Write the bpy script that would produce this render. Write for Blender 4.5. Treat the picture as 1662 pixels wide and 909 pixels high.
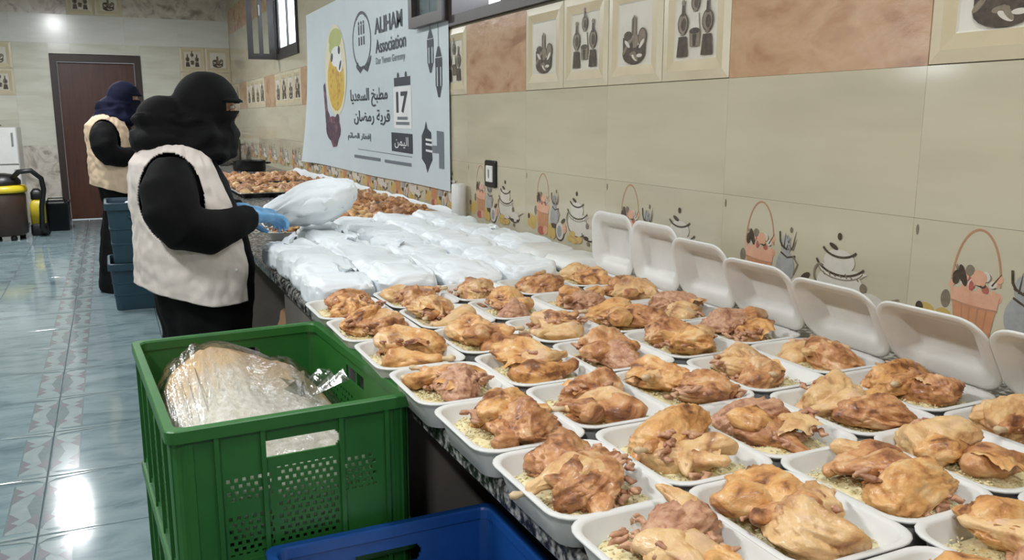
import bpy, math, random
from mathutils import Vector, Matrix, noise
random.seed(7)
for o in list(bpy.data.objects): bpy.data.objects.remove(o)
SC = bpy.context.scene
COL = SC.collection
R = math.radians

# ------------------------------------------------------------------ camera, world, lights, exposure
cam_d = bpy.data.cameras.new('camera'); cam = bpy.data.objects.new('camera', cam_d); COL.objects.link(cam)
cam.location = (0, 0, 1.35); cam.rotation_euler = (R(79.2), 0, R(-25.1))
cam_d.sensor_width = 36; cam_d.lens = 1383/1662*36; cam_d.clip_start = .02
SC.camera = cam
SC.view_settings.view_transform = 'Standard'; SC.view_settings.look = 'None'
SC.view_settings.gamma = 1; SC.view_settings.use_curve_mapping = False
SC.view_settings.exposure = 0.18
world = bpy.data.worlds.new('world'); SC.world = world; world.use_nodes = True
bg = world.node_tree.nodes['Background']; bg.inputs[0].default_value = (.86, .93, 1, 1); bg.inputs[1].default_value = 2.2

def area(name, loc, rot, sx, sy, power, col):
    l = bpy.data.lights.new(name, 'AREA'); l.shape = 'RECTANGLE'; l.size = sx; l.size_y = sy; l.energy = power; l.color = col
    o = bpy.data.objects.new(name, l); COL.objects.link(o); o.location = loc; o.rotation_euler = rot
    return o
# daylight entering through the windows (right wall near and far, left wall)
area('daylight', (1.84, 3.58, 2.42), (0, R(90), 0), .95, 1.1, 26, (.9, .95, 1))
area('daylight', (1.84, 8.5, 2.45), (0, R(90), 0), .9, 1.0, 26, (.85, .93, 1))
area('daylight', (-3.72, 5.65, 2.0), (0, R(-90), 0), .6, .7, 30, (.9, .95, 1))
LAMPS = [(-1.0, -.9, 2.85, 38), (-.95, 1.9, 2.85, 42), (-.8, 4.6, 2.85, 34), (-.7, 7.2, 2.85, 40), (-.62, 9.8, 2.85, 80), (.75, .6, 3.1, 16)]

# ------------------------------------------------------------------ materials
MATS = {}
def new_mat(name):
    m = bpy.data.materials.new(name); m.use_nodes = True; MATS[name] = m
    nt = m.node_tree; b = nt.nodes['Principled BSDF']
    return m, nt, b
def coords(nt, stretch=(1, 1, 1), rnd=True):
    tc = nt.nodes.new('ShaderNodeTexCoord'); mp = nt.nodes.new('ShaderNodeMapping')
    mp.inputs['Scale'].default_value = stretch
    nt.links.new(tc.outputs['Object'], mp.inputs[0])
    if rnd:
        oi = nt.nodes.new('ShaderNodeObjectInfo'); ml = nt.nodes.new('ShaderNodeMath'); ml.operation = 'MULTIPLY'; ml.inputs[1].default_value = 37
        nt.links.new(oi.outputs['Random'], ml.inputs[0])
        return mp.outputs[0], ml.outputs[0]
    return mp.outputs[0], None
def tex_noise(nt, vec, w, scale, detail=4, rough=.55, dist=0):
    n = nt.nodes.new('ShaderNodeTexNoise'); n.noise_dimensions = '4D' if w else '3D'
    n.inputs['Scale'].default_value = scale; n.inputs['Detail'].default_value = detail
    n.inputs['Roughness'].default_value = rough; n.inputs['Distortion'].default_value = dist
    nt.links.new(vec, n.inputs['Vector'])
    if w: nt.links.new(w, n.inputs['W'])
    return n
def pm(name, cols, rough=.5, scale=6, stops=None, detail=4, stretch=(1, 1, 1), bump=0, bscale=40, metallic=0, coat=0, dist=0, spec=.5, sss=0, bdist=.004, trans=0):
    """procedural material: noise-driven colour ramp plus noise bump"""
    m, nt, b = new_mat(name)
    b.inputs['Roughness'].default_value = rough; b.inputs['Metallic'].default_value = metallic
    b.inputs['Specular IOR Level'].default_value = spec
    if coat: b.inputs['Coat Weight'].default_value = coat; b.inputs['Coat Roughness'].default_value = .12
    if sss: b.inputs['Subsurface Weight'].default_value = sss; b.inputs['Subsurface Radius'].default_value = (.01, .005, .003)
    vec, w = coords(nt, stretch)
    n = tex_noise(nt, vec, w, scale, detail, .58, dist)
    rp = nt.nodes.new('ShaderNodeValToRGB'); cr = rp.color_ramp
    if len(cols) == 1: cols = [cols[0], tuple(c*.92 for c in cols[0])]
    if stops is None: stops = [.33+.34*i/(len(cols)-1) for i in range(len(cols))]
    while len(cr.elements) < len(cols): cr.elements.new(.5)
    for e, c, s in zip(cr.elements, cols, stops): e.position = s; e.color = (*c, 1)
    nt.links.new(n.outputs['Fac'], rp.inputs[0]); nt.links.new(rp.outputs[0], b.inputs['Base Color'])
    if bump:
        bn = tex_noise(nt, vec, w, bscale, 4); bp = nt.nodes.new('ShaderNodeBump'); bp.inputs['Strength'].default_value = bump; bp.inputs['Distance'].default_value = bdist
        nt.links.new(bn.outputs['Fac'], bp.inputs['Height']); nt.links.new(bp.outputs[0], b.inputs['Normal'])
    return m
def srgb(r, g, b):
    f = lambda c: (c/255/12.92) if c/255 <= .04045 else ((c/255+.055)/1.055)**2.4
    return (f(r), f(g), f(b))

pm('tile_cream_lit', [srgb(226, 227, 217), srgb(217, 217, 204), srgb(204, 203, 188)], .16, 2.5, stretch=(1, .5, 3))  # lit copy of the cream tile: far-wall brightness and glare put into the colour
pm('tile_cream', [srgb(204, 197, 174), srgb(199, 191, 167), srgb(189, 181, 158)], .12, 2.0, stretch=(1, .45, 3.0), bump=.02, bscale=8)
pm('tile_cream_glare', [srgb(228, 230, 226), srgb(214, 215, 208)], .18, 2.5, stretch=(1, .5, 3))  # cream tile again, whitened: glare and cool light painted into the upper far-wall rows
pm('tile_brown', [srgb(160, 118, 90), srgb(188, 150, 118), srgb(198, 164, 132), srgb(182, 142, 112)], .22, 4, dist=.5, stretch=(1, 1, 1.8), bump=.35, bscale=9, bdist=.006)
pm('tile_stone', [srgb(150, 140, 128), srgb(205, 198, 188), srgb(222, 216, 206)], .3, 5, dist=1.5, bump=.1, bscale=10)
pm('grout', [srgb(196, 187, 166)], .8)
pm('frame_tile', [srgb(216, 206, 180), srgb(206, 195, 168)], .28, 6)
pm('frame_bevel', [srgb(198, 184, 152), srgb(210, 197, 166)], .3, 6)
pm('inset_white', [srgb(222, 218, 206), srgb(212, 206, 192)], .25, 6)
pm('print_dark', [srgb(62, 52, 44), srgb(92, 80, 66)], .35, 60)
pm('print_mid', [srgb(120, 108, 92), srgb(142, 130, 112)], .35, 60)
pm('print_light', [srgb(214, 208, 196)], .35, 60)
pm('print_pink', [srgb(214, 160, 132), srgb(226, 178, 150)], .35, 40)
pm('print_orange', [srgb(196, 136, 98), srgb(208, 150, 112)], .35, 40)
pm('print_yellow', [srgb(206, 178, 108), srgb(196, 166, 96)], .35, 40)
pm('print_red', [srgb(168, 88, 80), srgb(190, 112, 98)], .35, 60)
pm('print_grey', [srgb(150, 150, 150), srgb(172, 172, 170)], .35, 40)
pm('print_handle', [srgb(186, 140, 112)], .35, 40)
pm('plaster', [srgb(214, 210, 200), srgb(204, 200, 190)], .85, 3)
pm('floor_tile', [srgb(98, 118, 126), srgb(122, 143, 149), srgb(138, 157, 161), srgb(110, 132, 140)], .09, 2.6, dist=.8, detail=6, stretch=(1, 2.4, 1))
pm('floor_grout', [srgb(84, 96, 100)], .6)
pm('inlay_grey', [srgb(108, 124, 128), srgb(122, 136, 138)], .12, 30)
pm('inlay_pale', [srgb(138, 154, 156), srgb(150, 164, 164)], .12, 20)
pm('inlay_pink', [srgb(122, 128, 134), srgb(130, 124, 130)], .12, 30)
pm('granite', [srgb(26, 26, 26), srgb(66, 66, 66), srgb(120, 120, 118), srgb(165, 164, 160)], .25, 60, stops=[.40, .47, .54, .6], detail=2)
pm('pier_grey', [srgb(120, 114, 106), srgb(104, 98, 92)], .8, 5)
pm('cabinet_white', [srgb(222, 220, 214)], .5)
pm('cabinet_frame', [srgb(150, 148, 142)], .5)
pm('foam', [srgb(222, 222, 218), srgb(215, 216, 213)], .42, 30, bump=.04, bscale=300, bdist=.001)
pm('plastic_bag', [srgb(238, 243, 246), srgb(231, 238, 242)], .42, 14, bump=.15, bscale=26, bdist=.006)
pm('skin_gold', [srgb(122, 74, 42), srgb(194, 136, 80), srgb(220, 168, 106), srgb(230, 194, 142)], .4, 26, stops=[.36, .44, .54, .66], detail=7, dist=.9, bump=.8, bscale=110, bdist=.003, coat=.12, sss=.05)
pm('skin_brown', [srgb(104, 62, 40), srgb(172, 116, 74), srgb(204, 150, 100), srgb(220, 182, 140)], .42, 30, stops=[.34, .45, .55, .66], detail=7, dist=.9, bump=.8, bscale=100, bdist=.003, coat=.12, sss=.05)
pm('skin_pale', [srgb(158, 110, 74), srgb(210, 164, 112), srgb(226, 190, 138), srgb(220, 182, 150)], .4, 22, stops=[.32, .44, .55, .68], detail=7, dist=.8, bump=.8, bscale=110, bdist=.003, coat=.12, sss=.05)
pm('meat', [srgb(120, 78, 60), srgb(182, 132, 102), srgb(206, 164, 132), srgb(160, 106, 84)], .45, 50, stops=[.3, .45, .6, .75], detail=6, dist=1, bump=.6, bscale=130, bdist=.003)
pm('bone', [srgb(216, 196, 160), srgb(190, 160, 124)], .45, 60)
pm('rice', [srgb(222, 208, 154), srgb(234, 224, 182), srgb(212, 190, 128)], .5, 60, bump=.8, bscale=190, bdist=.004)
pm('rice_white', [srgb(232, 228, 214), srgb(214, 204, 182), srgb(200, 172, 130)], .5, 16, bump=.8, bscale=120, bdist=.006)
pm('bread', [srgb(224, 198, 158), srgb(206, 168, 120), srgb(180, 136, 92)], .6, 14, bump=.4, bscale=40)
pm('crate_green', [srgb(36, 96, 40), srgb(44, 108, 44)], .42, 8, bump=.05, bscale=60)
pm('crate_blue', [srgb(22, 74, 146), srgb(26, 82, 156)], .42, 8, bump=.05, bscale=60)
pm('crate_teal', [srgb(30, 58, 72), srgb(36, 66, 80)], .5, 8)
pm('black_cloth', [srgb(6, 6, 8), srgb(11, 11, 13)], .85, 8, bump=.3, bscale=30, spec=.2)
pm('navy_cloth', [srgb(12, 16, 38), srgb(16, 22, 48)], .85, 8, bump=.3, bscale=30, spec=.2)
pm('vest_white', [srgb(222, 214, 208), srgb(210, 200, 192)], .8, 5, bump=.35, bscale=14, bdist=.012)
pm('vest_beige', [srgb(216, 192, 166), srgb(204, 180, 152)], .8, 5, bump=.35, bscale=14, bdist=.012)
pm('glove', [srgb(120, 176, 222), srgb(104, 160, 210)], .4, 20, bump=.3, bscale=60)
pm('skin', [srgb(196, 150, 120), srgb(186, 138, 108)], .5, 12, sss=.1)
pm('eye_white', [srgb(230, 228, 224)], .2); pm('eye_dark', [srgb(30, 20, 16)], .15)
pm('door_wood', [srgb(84, 46, 30), srgb(76, 40, 27), srgb(66, 34, 23)], .4, 4, stretch=(6, 6, .6))
pm('door_frame', [srgb(54, 38, 32), srgb(46, 32, 28)], .45, 5, stretch=(5, 5, .6))
pm('window_frame', [srgb(52, 48, 48), srgb(64, 58, 56)], .4, 5)
pm('metal', [srgb(180, 182, 184)], .3, 10, metallic=1)
pm('black_plastic', [srgb(20, 20, 22)], .4); pm('white_plastic', [srgb(232, 232, 230)], .3)
pm('yellow_plastic', [srgb(206, 186, 40), srgb(196, 172, 34)], .4)
pm('drum_brown', [srgb(66, 48, 38), srgb(52, 40, 34)], .45, 6)
pm('banner', [srgb(212, 224, 230), srgb(204, 217, 224)], .45, 2.5, bump=.12, bscale=3, bdist=.02)
pm('ink', [srgb(58, 66, 76)], .5); pm('ink_grey', [srgb(116, 126, 136)], .5); pm('ink_white', [srgb(240, 243, 245)], .5)
pm('ink_gold', [srgb(200, 160, 60), srgb(222, 190, 90), srgb(176, 124, 44)], .5, 14)
pm('ink_cream', [srgb(232, 226, 196)], .5); pm('ink_purple', [srgb(110, 72, 98), srgb(70, 60, 72), srgb(160, 110, 130)], .5, 16)
pm('ink_green', [srgb(186, 194, 120)], .5)
pm('carton', [srgb(150, 112, 78), srgb(136, 100, 68)], .7, 6)
def glass(name, tint, transp, rough):
    m, nt, b = new_mat(name)
    out = nt.nodes['Material Output']; nt.nodes.remove(b)
    t = nt.nodes.new('ShaderNodeBsdfTransparent'); t.inputs[0].default_value = (*tint, 1)
    g = nt.nodes.new('ShaderNodeBsdfGlossy'); g.inputs['Roughness'].default_value = rough
    mx = nt.nodes.new('ShaderNodeMixShader'); lw = nt.nodes.new('ShaderNodeLayerWeight'); lw.inputs[0].default_value = .35
    mr = nt.nodes.new('ShaderNodeMapRange'); mr.inputs[3].default_value = 1-transp; mr.inputs[4].default_value = min(1, 1-transp+.45)
    nt.links.new(lw.outputs['Fresnel'], mr.inputs[0]); nt.links.new(mr.outputs[0], mx.inputs[0])
    nt.links.new(t.outputs[0], mx.inputs[1]); nt.links.new(g.outputs[0], mx.inputs[2]); nt.links.new(mx.outputs[0], out.inputs[0])
    if rough > .1:
        vec, w = coords(nt); n = tex_noise(nt, vec, w, 30); bp = nt.nodes.new('ShaderNodeBump'); bp.inputs['Strength'].default_value = .8; bp.inputs['Distance'].default_value = .01
        nt.links.new(n.outputs['Fac'], bp.inputs['Height']); nt.links.new(bp.outputs[0], g.inputs['Normal'])
    return m
glass('glass', (.93, .96, .97), .93, .02)
def daylit_mat(name):
    m, nt, b = new_mat(name); out = nt.nodes['Material Output']; nt.nodes.remove(b)
    t = nt.nodes.new('ShaderNodeBsdfTranslucent'); t.inputs[0].default_value = (.85, .88, .9, 1); g = nt.nodes.new('ShaderNodeBsdfGlossy'); g.inputs['Roughness'].default_value = .1
    vec, w = coords(nt); n = tex_noise(nt, vec, w, 9); mr = nt.nodes.new('ShaderNodeMapRange'); mr.inputs[3].default_value = .03; mr.inputs[4].default_value = .15
    mx = nt.nodes.new('ShaderNodeMixShader'); nt.links.new(n.outputs['Fac'], mr.inputs[0]); nt.links.new(mr.outputs[0], mx.inputs[0]); nt.links.new(t.outputs[0], mx.inputs[1]); nt.links.new(g.outputs[0], mx.inputs[2]); nt.links.new(mx.outputs[0], out.inputs[0])
daylit_mat('daylit_pane')  # translucency added so closed window leaves glow from the daylight lamp behind them
glass('clear_film', (.97, .97, .96), .9, .16)
m, nt, b = new_mat('lamp_glow'); b.inputs['Emission Color'].default_value = (.95, .98, 1, 1); b.inputs['Emission Strength'].default_value = 14

# ------------------------------------------------------------------ mesh helpers
class MB:
    def __init__(s): s.v = []; s.f = []; s.m = []; s.sm = []
    def add(s, vs, fs, mi=0, smooth=False):
        b = len(s.v); s.v += [tuple(p) for p in vs]; s.f += [tuple(b+i for i in f) for f in fs]; s.m += [mi]*len(fs); s.sm += [smooth]*len(fs); return s
    def box(s, x0, x1, y0, y1, z0, z1, mi=0):
        vs = [(x, y, z) for z in (z0, z1) for y in (y0, y1) for x in (x0, x1)]
        return s.add(vs, [(0, 2, 3, 1), (4, 5, 7, 6), (0, 1, 5, 4), (2, 6, 7, 3), (0, 4, 6, 2), (1, 3, 7, 5)], mi)
    def loft(s, rings, mi=0, smooth=True, cap=True, closed=True):
        n = len(rings[0]); vs = [p for r in rings for p in r]; fs = []
        for i in range(len(rings)-1):
            for j in range(n if closed else n-1):
                k = (j+1) % n; fs.append((i*n+j, i*n+k, (i+1)*n+k, (i+1)*n+j))
        if cap: fs.append(tuple(range(n-1, -1, -1))); fs.append(tuple((len(rings)-1)*n+j for j in range(n)))
        return s.add(vs, fs, mi, smooth)
    def tube(s, pts, rad, seg=10, mi=0, cap=True, flat=1):
        pts = [Vector(p) for p in pts]; rad = rad if isinstance(rad, (list, tuple)) else [rad]*len(pts); rings = []; up = None
        for i, p in enumerate(pts):
            t = (pts[min(i+1, len(pts)-1)]-pts[max(i-1, 0)]).normalized()
            if up is None: up = Vector((0, 0, 1)) if abs(t.z) < .9 else Vector((1, 0, 0))
            a = t.cross(up).normalized(); bb = a.cross(t).normalized(); up = bb
            rings.append([p+a*math.cos(q)*rad[i]+bb*math.sin(q)*rad[i]*flat for q in [2*math.pi*j/seg for j in range(seg)]])
        return s.loft(rings, mi, True, cap)
    def ell(s, c, r, seg=20, rg=12, mi=0, rot=None):
        c = Vector(c); rings = []
        for i in range(1, rg):
            a = math.pi*i/rg-math.pi/2; ring = []
            for j in range(seg):
                q = 2*math.pi*j/seg; p = Vector((r[0]*math.cos(a)*math.cos(q), r[1]*math.cos(a)*math.sin(q), r[2]*math.sin(a)))
                ring.append(c+(rot @ p if rot else p))
            rings.append(ring)
        return s.loft(rings, mi)
    def lathe(s, prof, c=(0, 0, 0), seg=24, mi=0, cap=True):
        return s.loft([[(c[0]+r*math.cos(2*math.pi*j/seg), c[1]+r*math.sin(2*math.pi*j/seg), c[2]+z) for j in range(seg)] for r, z in prof], mi, True, cap)
    def mesh(s, name, mats):
        me = bpy.data.meshes.new(name); me.from_pydata(s.v, [], s.f)
        for k in mats: me.materials.append(MATS[k])
        me.polygons.foreach_set('material_index', s.m); me.polygons.foreach_set('use_smooth', s.sm); me.update(); return me
    def build(s, name, mats, parent=None, loc=(0, 0, 0), rot=(0, 0, 0)):
        return put(name, s.mesh(name, mats if isinstance(mats, (list, tuple)) else [mats]), parent, loc, rot)
def put(name, me, parent=None, loc=(0, 0, 0), rot=(0, 0, 0), sc=None):
    o = bpy.data.objects.new(name, me); COL.objects.link(o); o.parent = parent; o.location = loc; o.rotation_euler = rot
    if sc: o.scale = sc if isinstance(sc, (tuple, list)) else (sc, sc, sc)
    return o
def empty(name, loc=(0, 0, 0), rz=0, parent=None, sc=1):
    o = bpy.data.objects.new(name, None); COL.objects.link(o); o.location = loc; o.rotation_euler = (0, 0, rz); o.scale = (sc, sc, sc); o.parent = parent; o.empty_display_size = .05
    return o
def tag(o, label, cat=None, group=None, kind=None):
    o['label'] = label
    if cat: o['category'] = cat
    if group: o['group'] = group
    if kind: o['kind'] = kind
    return o
def remeshed(mb, voxel, it, name, mats, fold=None):
    me = mb.mesh('tmp', mats); o = bpy.data.objects.new('tmp', me); COL.objects.link(o)
    a = o.modifiers.new('r', 'REMESH'); a.mode = 'VOXEL'; a.voxel_size = voxel; a.use_smooth_shade = True
    b = o.modifiers.new('s', 'SMOOTH'); b.factor = .5; b.iterations = it
    dg = bpy.context.evaluated_depsgraph_get(); dg.update()
    out = bpy.data.meshes.new_from_object(o.evaluated_get(dg)); out.name = name
    bpy.data.objects.remove(o)
    out.materials.clear()
    for k in mats: out.materials.append(MATS[k])
    if fold:
        pts = [(v.co.copy(), v.normal.copy()) for v in out.vertices]
        flat = [c for p, n in pts for c in fold(p, n)]
        out.vertices.foreach_set('co', flat); out.update()
    for p in out.polygons: p.use_smooth = True; p.material_index = 0
    return out
_ico = {}
def ico(sub):
    if sub not in _ico:
        import bmesh
        bm = bmesh.new(); bmesh.ops.create_icosphere(bm, subdivisions=sub, radius=1)
        _ico[sub] = ([v.co.copy() for v in bm.verts], [tuple(v.index for v in f.verts) for f in bm.faces]); bm.free()
    return _ico[sub]
def blob(name, fn, mats, sub=4):
    vs, fs = ico(sub); b = MB(); b.add([fn(v) for v in vs], fs, 0, True); return b.mesh(name, mats)
def N(p, s, off=0): return noise.noise(Vector((p[0]*s+off, p[1]*s+off*1.7, p[2]*s-off)))
def rrect(hx, hy, r, seg=5):
    pts = []
    for cx, cy, a0 in ((hx-r, hy-r, 0), (-hx+r, hy-r, 90), (-hx+r, -hy+r, 180), (hx-r, -hy+r, 270)):
        for i in range(seg+1):
            a = R(a0+90*i/seg); pts.append((cx+r*math.cos(a), cy+r*math.sin(a)))
    return pts
ORD = ['nearest', 'second', 'third', 'fourth', 'fifth', 'sixth', 'seventh', 'eighth', 'ninth']

# ------------------------------------------------------------------ room shell
W = 1.63; FAR = 12.75; LEFT = -3.6; BACK = -2.6; TOP = 3.4
def struct(name, mb, mats, label, cat): return tag(mb.build(name, mats), label, cat, kind='structure')
floor = struct('floor', MB().box(LEFT-.2, W+.3, BACK-.2, FAR+.3, -.12, -.006), 'floor_grout', 'blue-grey glossy marble tile floor of the kitchen hall', 'floor')
struct('ceiling', MB().box(LEFT-.2, W+.3, BACK-.2, FAR+.3, TOP, TOP+.1), 'plaster', 'plain white plaster ceiling above the hall', 'ceiling')
struct('wall_back', MB().box(LEFT-.2, W+.3, BACK-.2, BACK, 0, TOP), 'plaster', 'plain plaster wall behind the viewer', 'wall')
wl = MB()
wl.box(LEFT-.2, LEFT, BACK, 5.3, 0, TOP).box(LEFT-.2, LEFT, 6.0, FAR, 0, TOP).box(LEFT-.2, LEFT, 5.3, 6.0, 0, 1.7).box(LEFT-.2, LEFT, 5.3, 6.0, 2.3, TOP)
struct('wall_left', wl, 'tile_cream', 'plain cream side wall opposite the counter', 'wall')
def wall_with_holes(holes):
    b = MB(); y = BACK; T = .012
    for y0, y1, z0, z1 in holes:
        b.box(W, W+.18, y, y0, 0, TOP); b.box(W, W+.18, y0, y1, 0, z0); b.box(W, W+.18, y0, y1, z1, TOP); y = y1
    b.box(W, W+.18, y, FAR, 0, TOP); return b
WIN1 = (2.98, 4.17, 1.80, 2.9); WIN2 = (7.95, 9.05, 1.92, 2.95)
wr = struct('wall_right', wall_with_holes([WIN1, WIN2]), 'grout', 'cream tiled wall with picture tiles along the counter', 'wall')
wf = struct('wall_far', MB().box(LEFT, -.60, FAR, FAR+.2, 0, TOP).box(.48, W+.2, FAR, FAR+.2, 0, TOP).box(-.60, .48, FAR, FAR+.2, 2.16, TOP), 'grout', 'far tiled end wall around the brown door', 'wall')

# --- wall tiles: local frame u = -y (left to right as seen), v = z, front at -x
TW = .66; TH = .33; D = .012
_tm = {}
def tile_mesh(w, h, mat):
    k = (round(w, 3), round(h, 3), mat)
    if k not in _tm:
        g = .00015; e = .0002
        b = MB(); vs = []
        for x, q in ((0, 0), (-D+.002, 0), (-D, e)):
            vs += [(x, -g-q, g+q), (x, -w+g+q, g+q), (x, -w+g+q, h-g-q), (x, -g-q, h-g-q)]
        fs = [(8, 9, 10, 11)]
        for i in range(2):
            for j in range(4): fs.append((i*4+j, i*4+(j+1) % 4, (i+1)*4+(j+1) % 4, (i+1)*4+j))
        b.add(vs, fs); _tm[k] = b.mesh('tile', [mat])
    return _tm[k]
def framed_mesh():
    """picture tile: raised cream border, bevelled frame with mitred corners, recessed white panel"""
    if 'fr' in _tm: return _tm['fr']
    b = MB(); g = .0022; w = TH
    def rect(i, x, dz=0): return [(x, -i, i+dz), (x, -w+i, i+dz), (x, -w+i, w-i), (x, -i, w-i)]
    rs = [rect(g, 0), rect(g, -D), rect(.03, -D-.004), rect(.062, -D-.001), rect(.066, -D+.002)]
    mi = [0, 0, 1, 2]
    for k in range(4):
        for j in range(4): b.add([rs[k][j], rs[k][(j+1) % 4], rs[k+1][(j+1) % 4], rs[k+1][j]], [(0, 1, 2, 3)], mi[k])
    b.add(rs[4], [(0, 1, 2, 3)], 2); _tm['fr'] = b.mesh('tile', ['frame_tile', 'frame_bevel', 'inset_white']); return _tm['fr']
class Print(MB):
    def __init__(s, base=-D): super().__init__(); s.base = base; s.n = 0; s.step = .00002
    def x(s): s.n += 1; return s.base-.0003-s.step*s.n
    def poly(s, pts, mi):
        x = s.x(); return s.add([(x, -u, v) for u, v in pts], [tuple(range(len(pts)))], mi)
    def el(s, u, v, ru, rv, mi, rot=0, n=18, a0=0, a1=360):
        c, q = math.cos(R(rot)), math.sin(R(rot)); pts = []
        for i in range(n):
            a = R(a0+(a1-a0)*i/(n-1 if a1-a0 < 360 else n)); p = (ru*math.cos(a), rv*math.sin(a)); pts.append((u+p[0]*c-p[1]*q, v+p[0]*q+p[1]*c))
        return s.poly(pts, mi)
    def stroke(s, pts, w, mi, closed=False):
        x = s.x(); vs = []; n = len(pts)
        for i in range(n):
            a = pts[(i-1) % n] if closed or i else pts[0]; c = pts[(i+1) % n] if closed or i < n-1 else pts[-1]
            d = Vector((c[0]-a[0], c[1]-a[1])); d = d.normalized() if d.length else Vector((1, 0)); ww = w if not isinstance(w, (list, tuple)) else w[i]
            vs += [(x, -(pts[i][0]-d.y*ww/2), pts[i][1]+d.x*ww/2), (x, -(pts[i][0]+d.y*ww/2), pts[i][1]-d.x*ww/2)]
        fs = [(2*i, 2*i+1, (2*i+3) % (2*n), (2*i+2) % (2*n)) for i in range(n if closed else n-1)]
        return s.add(vs, fs, mi)
    def arc(s, u, v, ru, rv, a0, a1, w, mi, n=20):
        return s.stroke([(u+ru*math.cos(R(a0+(a1-a0)*i/n)), v+rv*math.sin(R(a0+(a1-a0)*i/n))) for i in range(n+1)], w, mi)
PM = ['print_dark', 'print_mid', 'print_light', 'print_pink', 'print_orange', 'print_yellow', 'print_red', 'print_grey', 'print_handle']
DK, MD, LT, PK, OR_, YL, RD, GY, HD = range(9)
def basket_print():
    p = Print(); rn = random.Random(3)
    for u, v, r in ((.05, .125, .026), (.075, .105, .03), (.095, .125, .022), (.04, .105, .02)): p.el(u, v, r, r*.85, YL)
    p.el(.034, .135, .01, .012, DK); p.el(.098, .165, .012, .02, MD)
    p.arc(.165, .20, .056, .122, 4, 176, .005, HD); p.el(.012, .305, .004, .012, MD)
    for i in range(34): p.el(.108+.115*rn.random(), .185+.045*rn.random(), .006+.006*rn.random(), .005+.005*rn.random(), rn.choice([RD, DK, PK, MD, PK, LT]), rn.uniform(0, 180))
    for i in range(9): a = rn.uniform(20, 160); p.stroke([(.165+.04*math.cos(R(a)), .21), (.165+.06*math.cos(R(a)), .215+.03*rn.random())], [.004, .001], rn.choice([DK, MD]))
    p.el(.135, .222, .008, .024, DK, 20); p.el(.172, .222, .018, .016, PK); p.el(.15, .235, .01, .012, MD)
    p.poly([(.108, .195), (.222, .19), (.218, .16), (.112, .165)], PK)
    p.poly([(.115, .165), (.216, .16), (.206, .095), (.17, .082), (.126, .095)], OR_)
    p.stroke([(.112, .166), (.165, .158), (.219, .16)], .004, HD); p.stroke([(.12, .11), (.165, .098), (.21, .11)], .004, HD)
    p.el(.15, .085, .03, .018, RD); p.el(.19, .09, .02, .02, PK)
    # grey coffee pot
    p.el(.268, .155, .034, .045, GY); p.el(.268, .215, .018, .028, GY); p.poly([(.252, .195), (.285, .195), (.292, .16), (.245, .16)], GY)
    p.stroke([(.243, .25), (.246, .225), (.256, .21)], .006, DK); p.stroke([(.25, .215), (.27, .205), (.295, .21)], .006, DK)
    p.stroke([(.25, .195), (.275, .183), (.305, .19)], .005, DK); p.el(.285, .258, .005, .008, MD); p.el(.268, .118, .032, .01, DK)
    p.stroke([(.295, .19), (.315, .17), (.3, .14)], .005, MD)
    for i in range(8): u = .25+.045*rn.random(); p.stroke([(u, .205), (u+rn.uniform(-.02, .02), .235+.025*rn.random())], [.005, .001], rn.choice([DK, GY, MD]))
    for q in (-.03, -.01, .012, .034): p.stroke([(.165+q*.9, .16), (.165+q*.7, .1)], .0025, HD)
    # cup and pear
    p.el(.232, .095, .022, .03, YL); p.el(.262, .085, .02, .024, YL); p.el(.318, .1, .036, .036, LT); p.arc(.318, .1, .036, .036, 150, 400, .006, DK)
    p.el(.315, .1, .02, .024, GY); p.el(.355, .115, .016, .02, PK); p.el(.345, .145, .018, .008, DK, 30)
    # tureen
    p.el(.46, .14, .075, .05, LT); p.poly([(.40, .165), (.52, .165), (.545, .18), (.385, .19)], LT); p.el(.455, .2, .05, .03, LT)
    p.arc(.46, .215, .085, .05, 200, 330, .006, DK); p.arc(.455, .245, .06, .035, 205, 330, .006, DK); p.arc(.46, .15, .078, .055, 195, 330, .005, DK)
    for i in range(7): p.stroke([(.405+.018*i, .168+.004*math.sin(i*2)), (.412+.018*i, .160)], .004, MD)
    p.arc(.46, .185, .072, .03, 190, 350, .003, MD); p.el(.452, .262, .007, .009, DK); p.el(.435, .235, .016, .006, DK, -25); p.arc(.395, .16, .02, .025, 60, 250, .006, MD)
    for u, v in ((.405, .085), (.44, .08), (.475, .085), (.42, .1)): p.el(u, v, .026, .014, YL, 10)
    p.stroke([(.40, .095), (.44, .088), (.47, .075)], .004, HD)
    # gravy boat
    p.el(.555, .115, .045, .022, LT); p.arc(.55, .12, .055, .03, 190, 340, .005, DK); p.stroke([(.59, .12), (.615, .13), (.64, .138)], .004, MD)
    p.el(.535, .145, .01, .012, MD); p.el(.53, .098, .02, .008, DK); p.el(.545, .078, .012, .008, MD); p.el(.585, .1, .012, .006, DK)
    return p.mesh('fruit_basket_print', PM)
def mortar_print():
    p = Print(-D-.0025); rn = random.Random(5)
    p.el(.165, .10, .068, .035, DK); p.poly([(.098, .155), (.235, .16), (.232, .095), (.1, .09)], DK)
    p.poly([(.15, .15), (.178, .15), (.176, .215), (.164, .225), (.15, .21)], MD); p.stroke([(.158, .16), (.16, .215)], .006, DK)
    p.el(.215, .15, .022, .028, MD); p.arc(.215, .15, .022, .028, 0, 360, .004, DK)
    for i in range(9):
        u = .108+.11*rn.random(); v = .085+.06*rn.random(); p.el(u, v, .02, .007, LT if i % 2 else MD, rn.uniform(-50, 50))
    p.el(.2, .092, .017, .006, LT); p.el(.13, .16, .026, .014, DK); p.el(.175, .14, .018, .022, MD)
    return p.mesh('mortar_print', PM)
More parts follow.
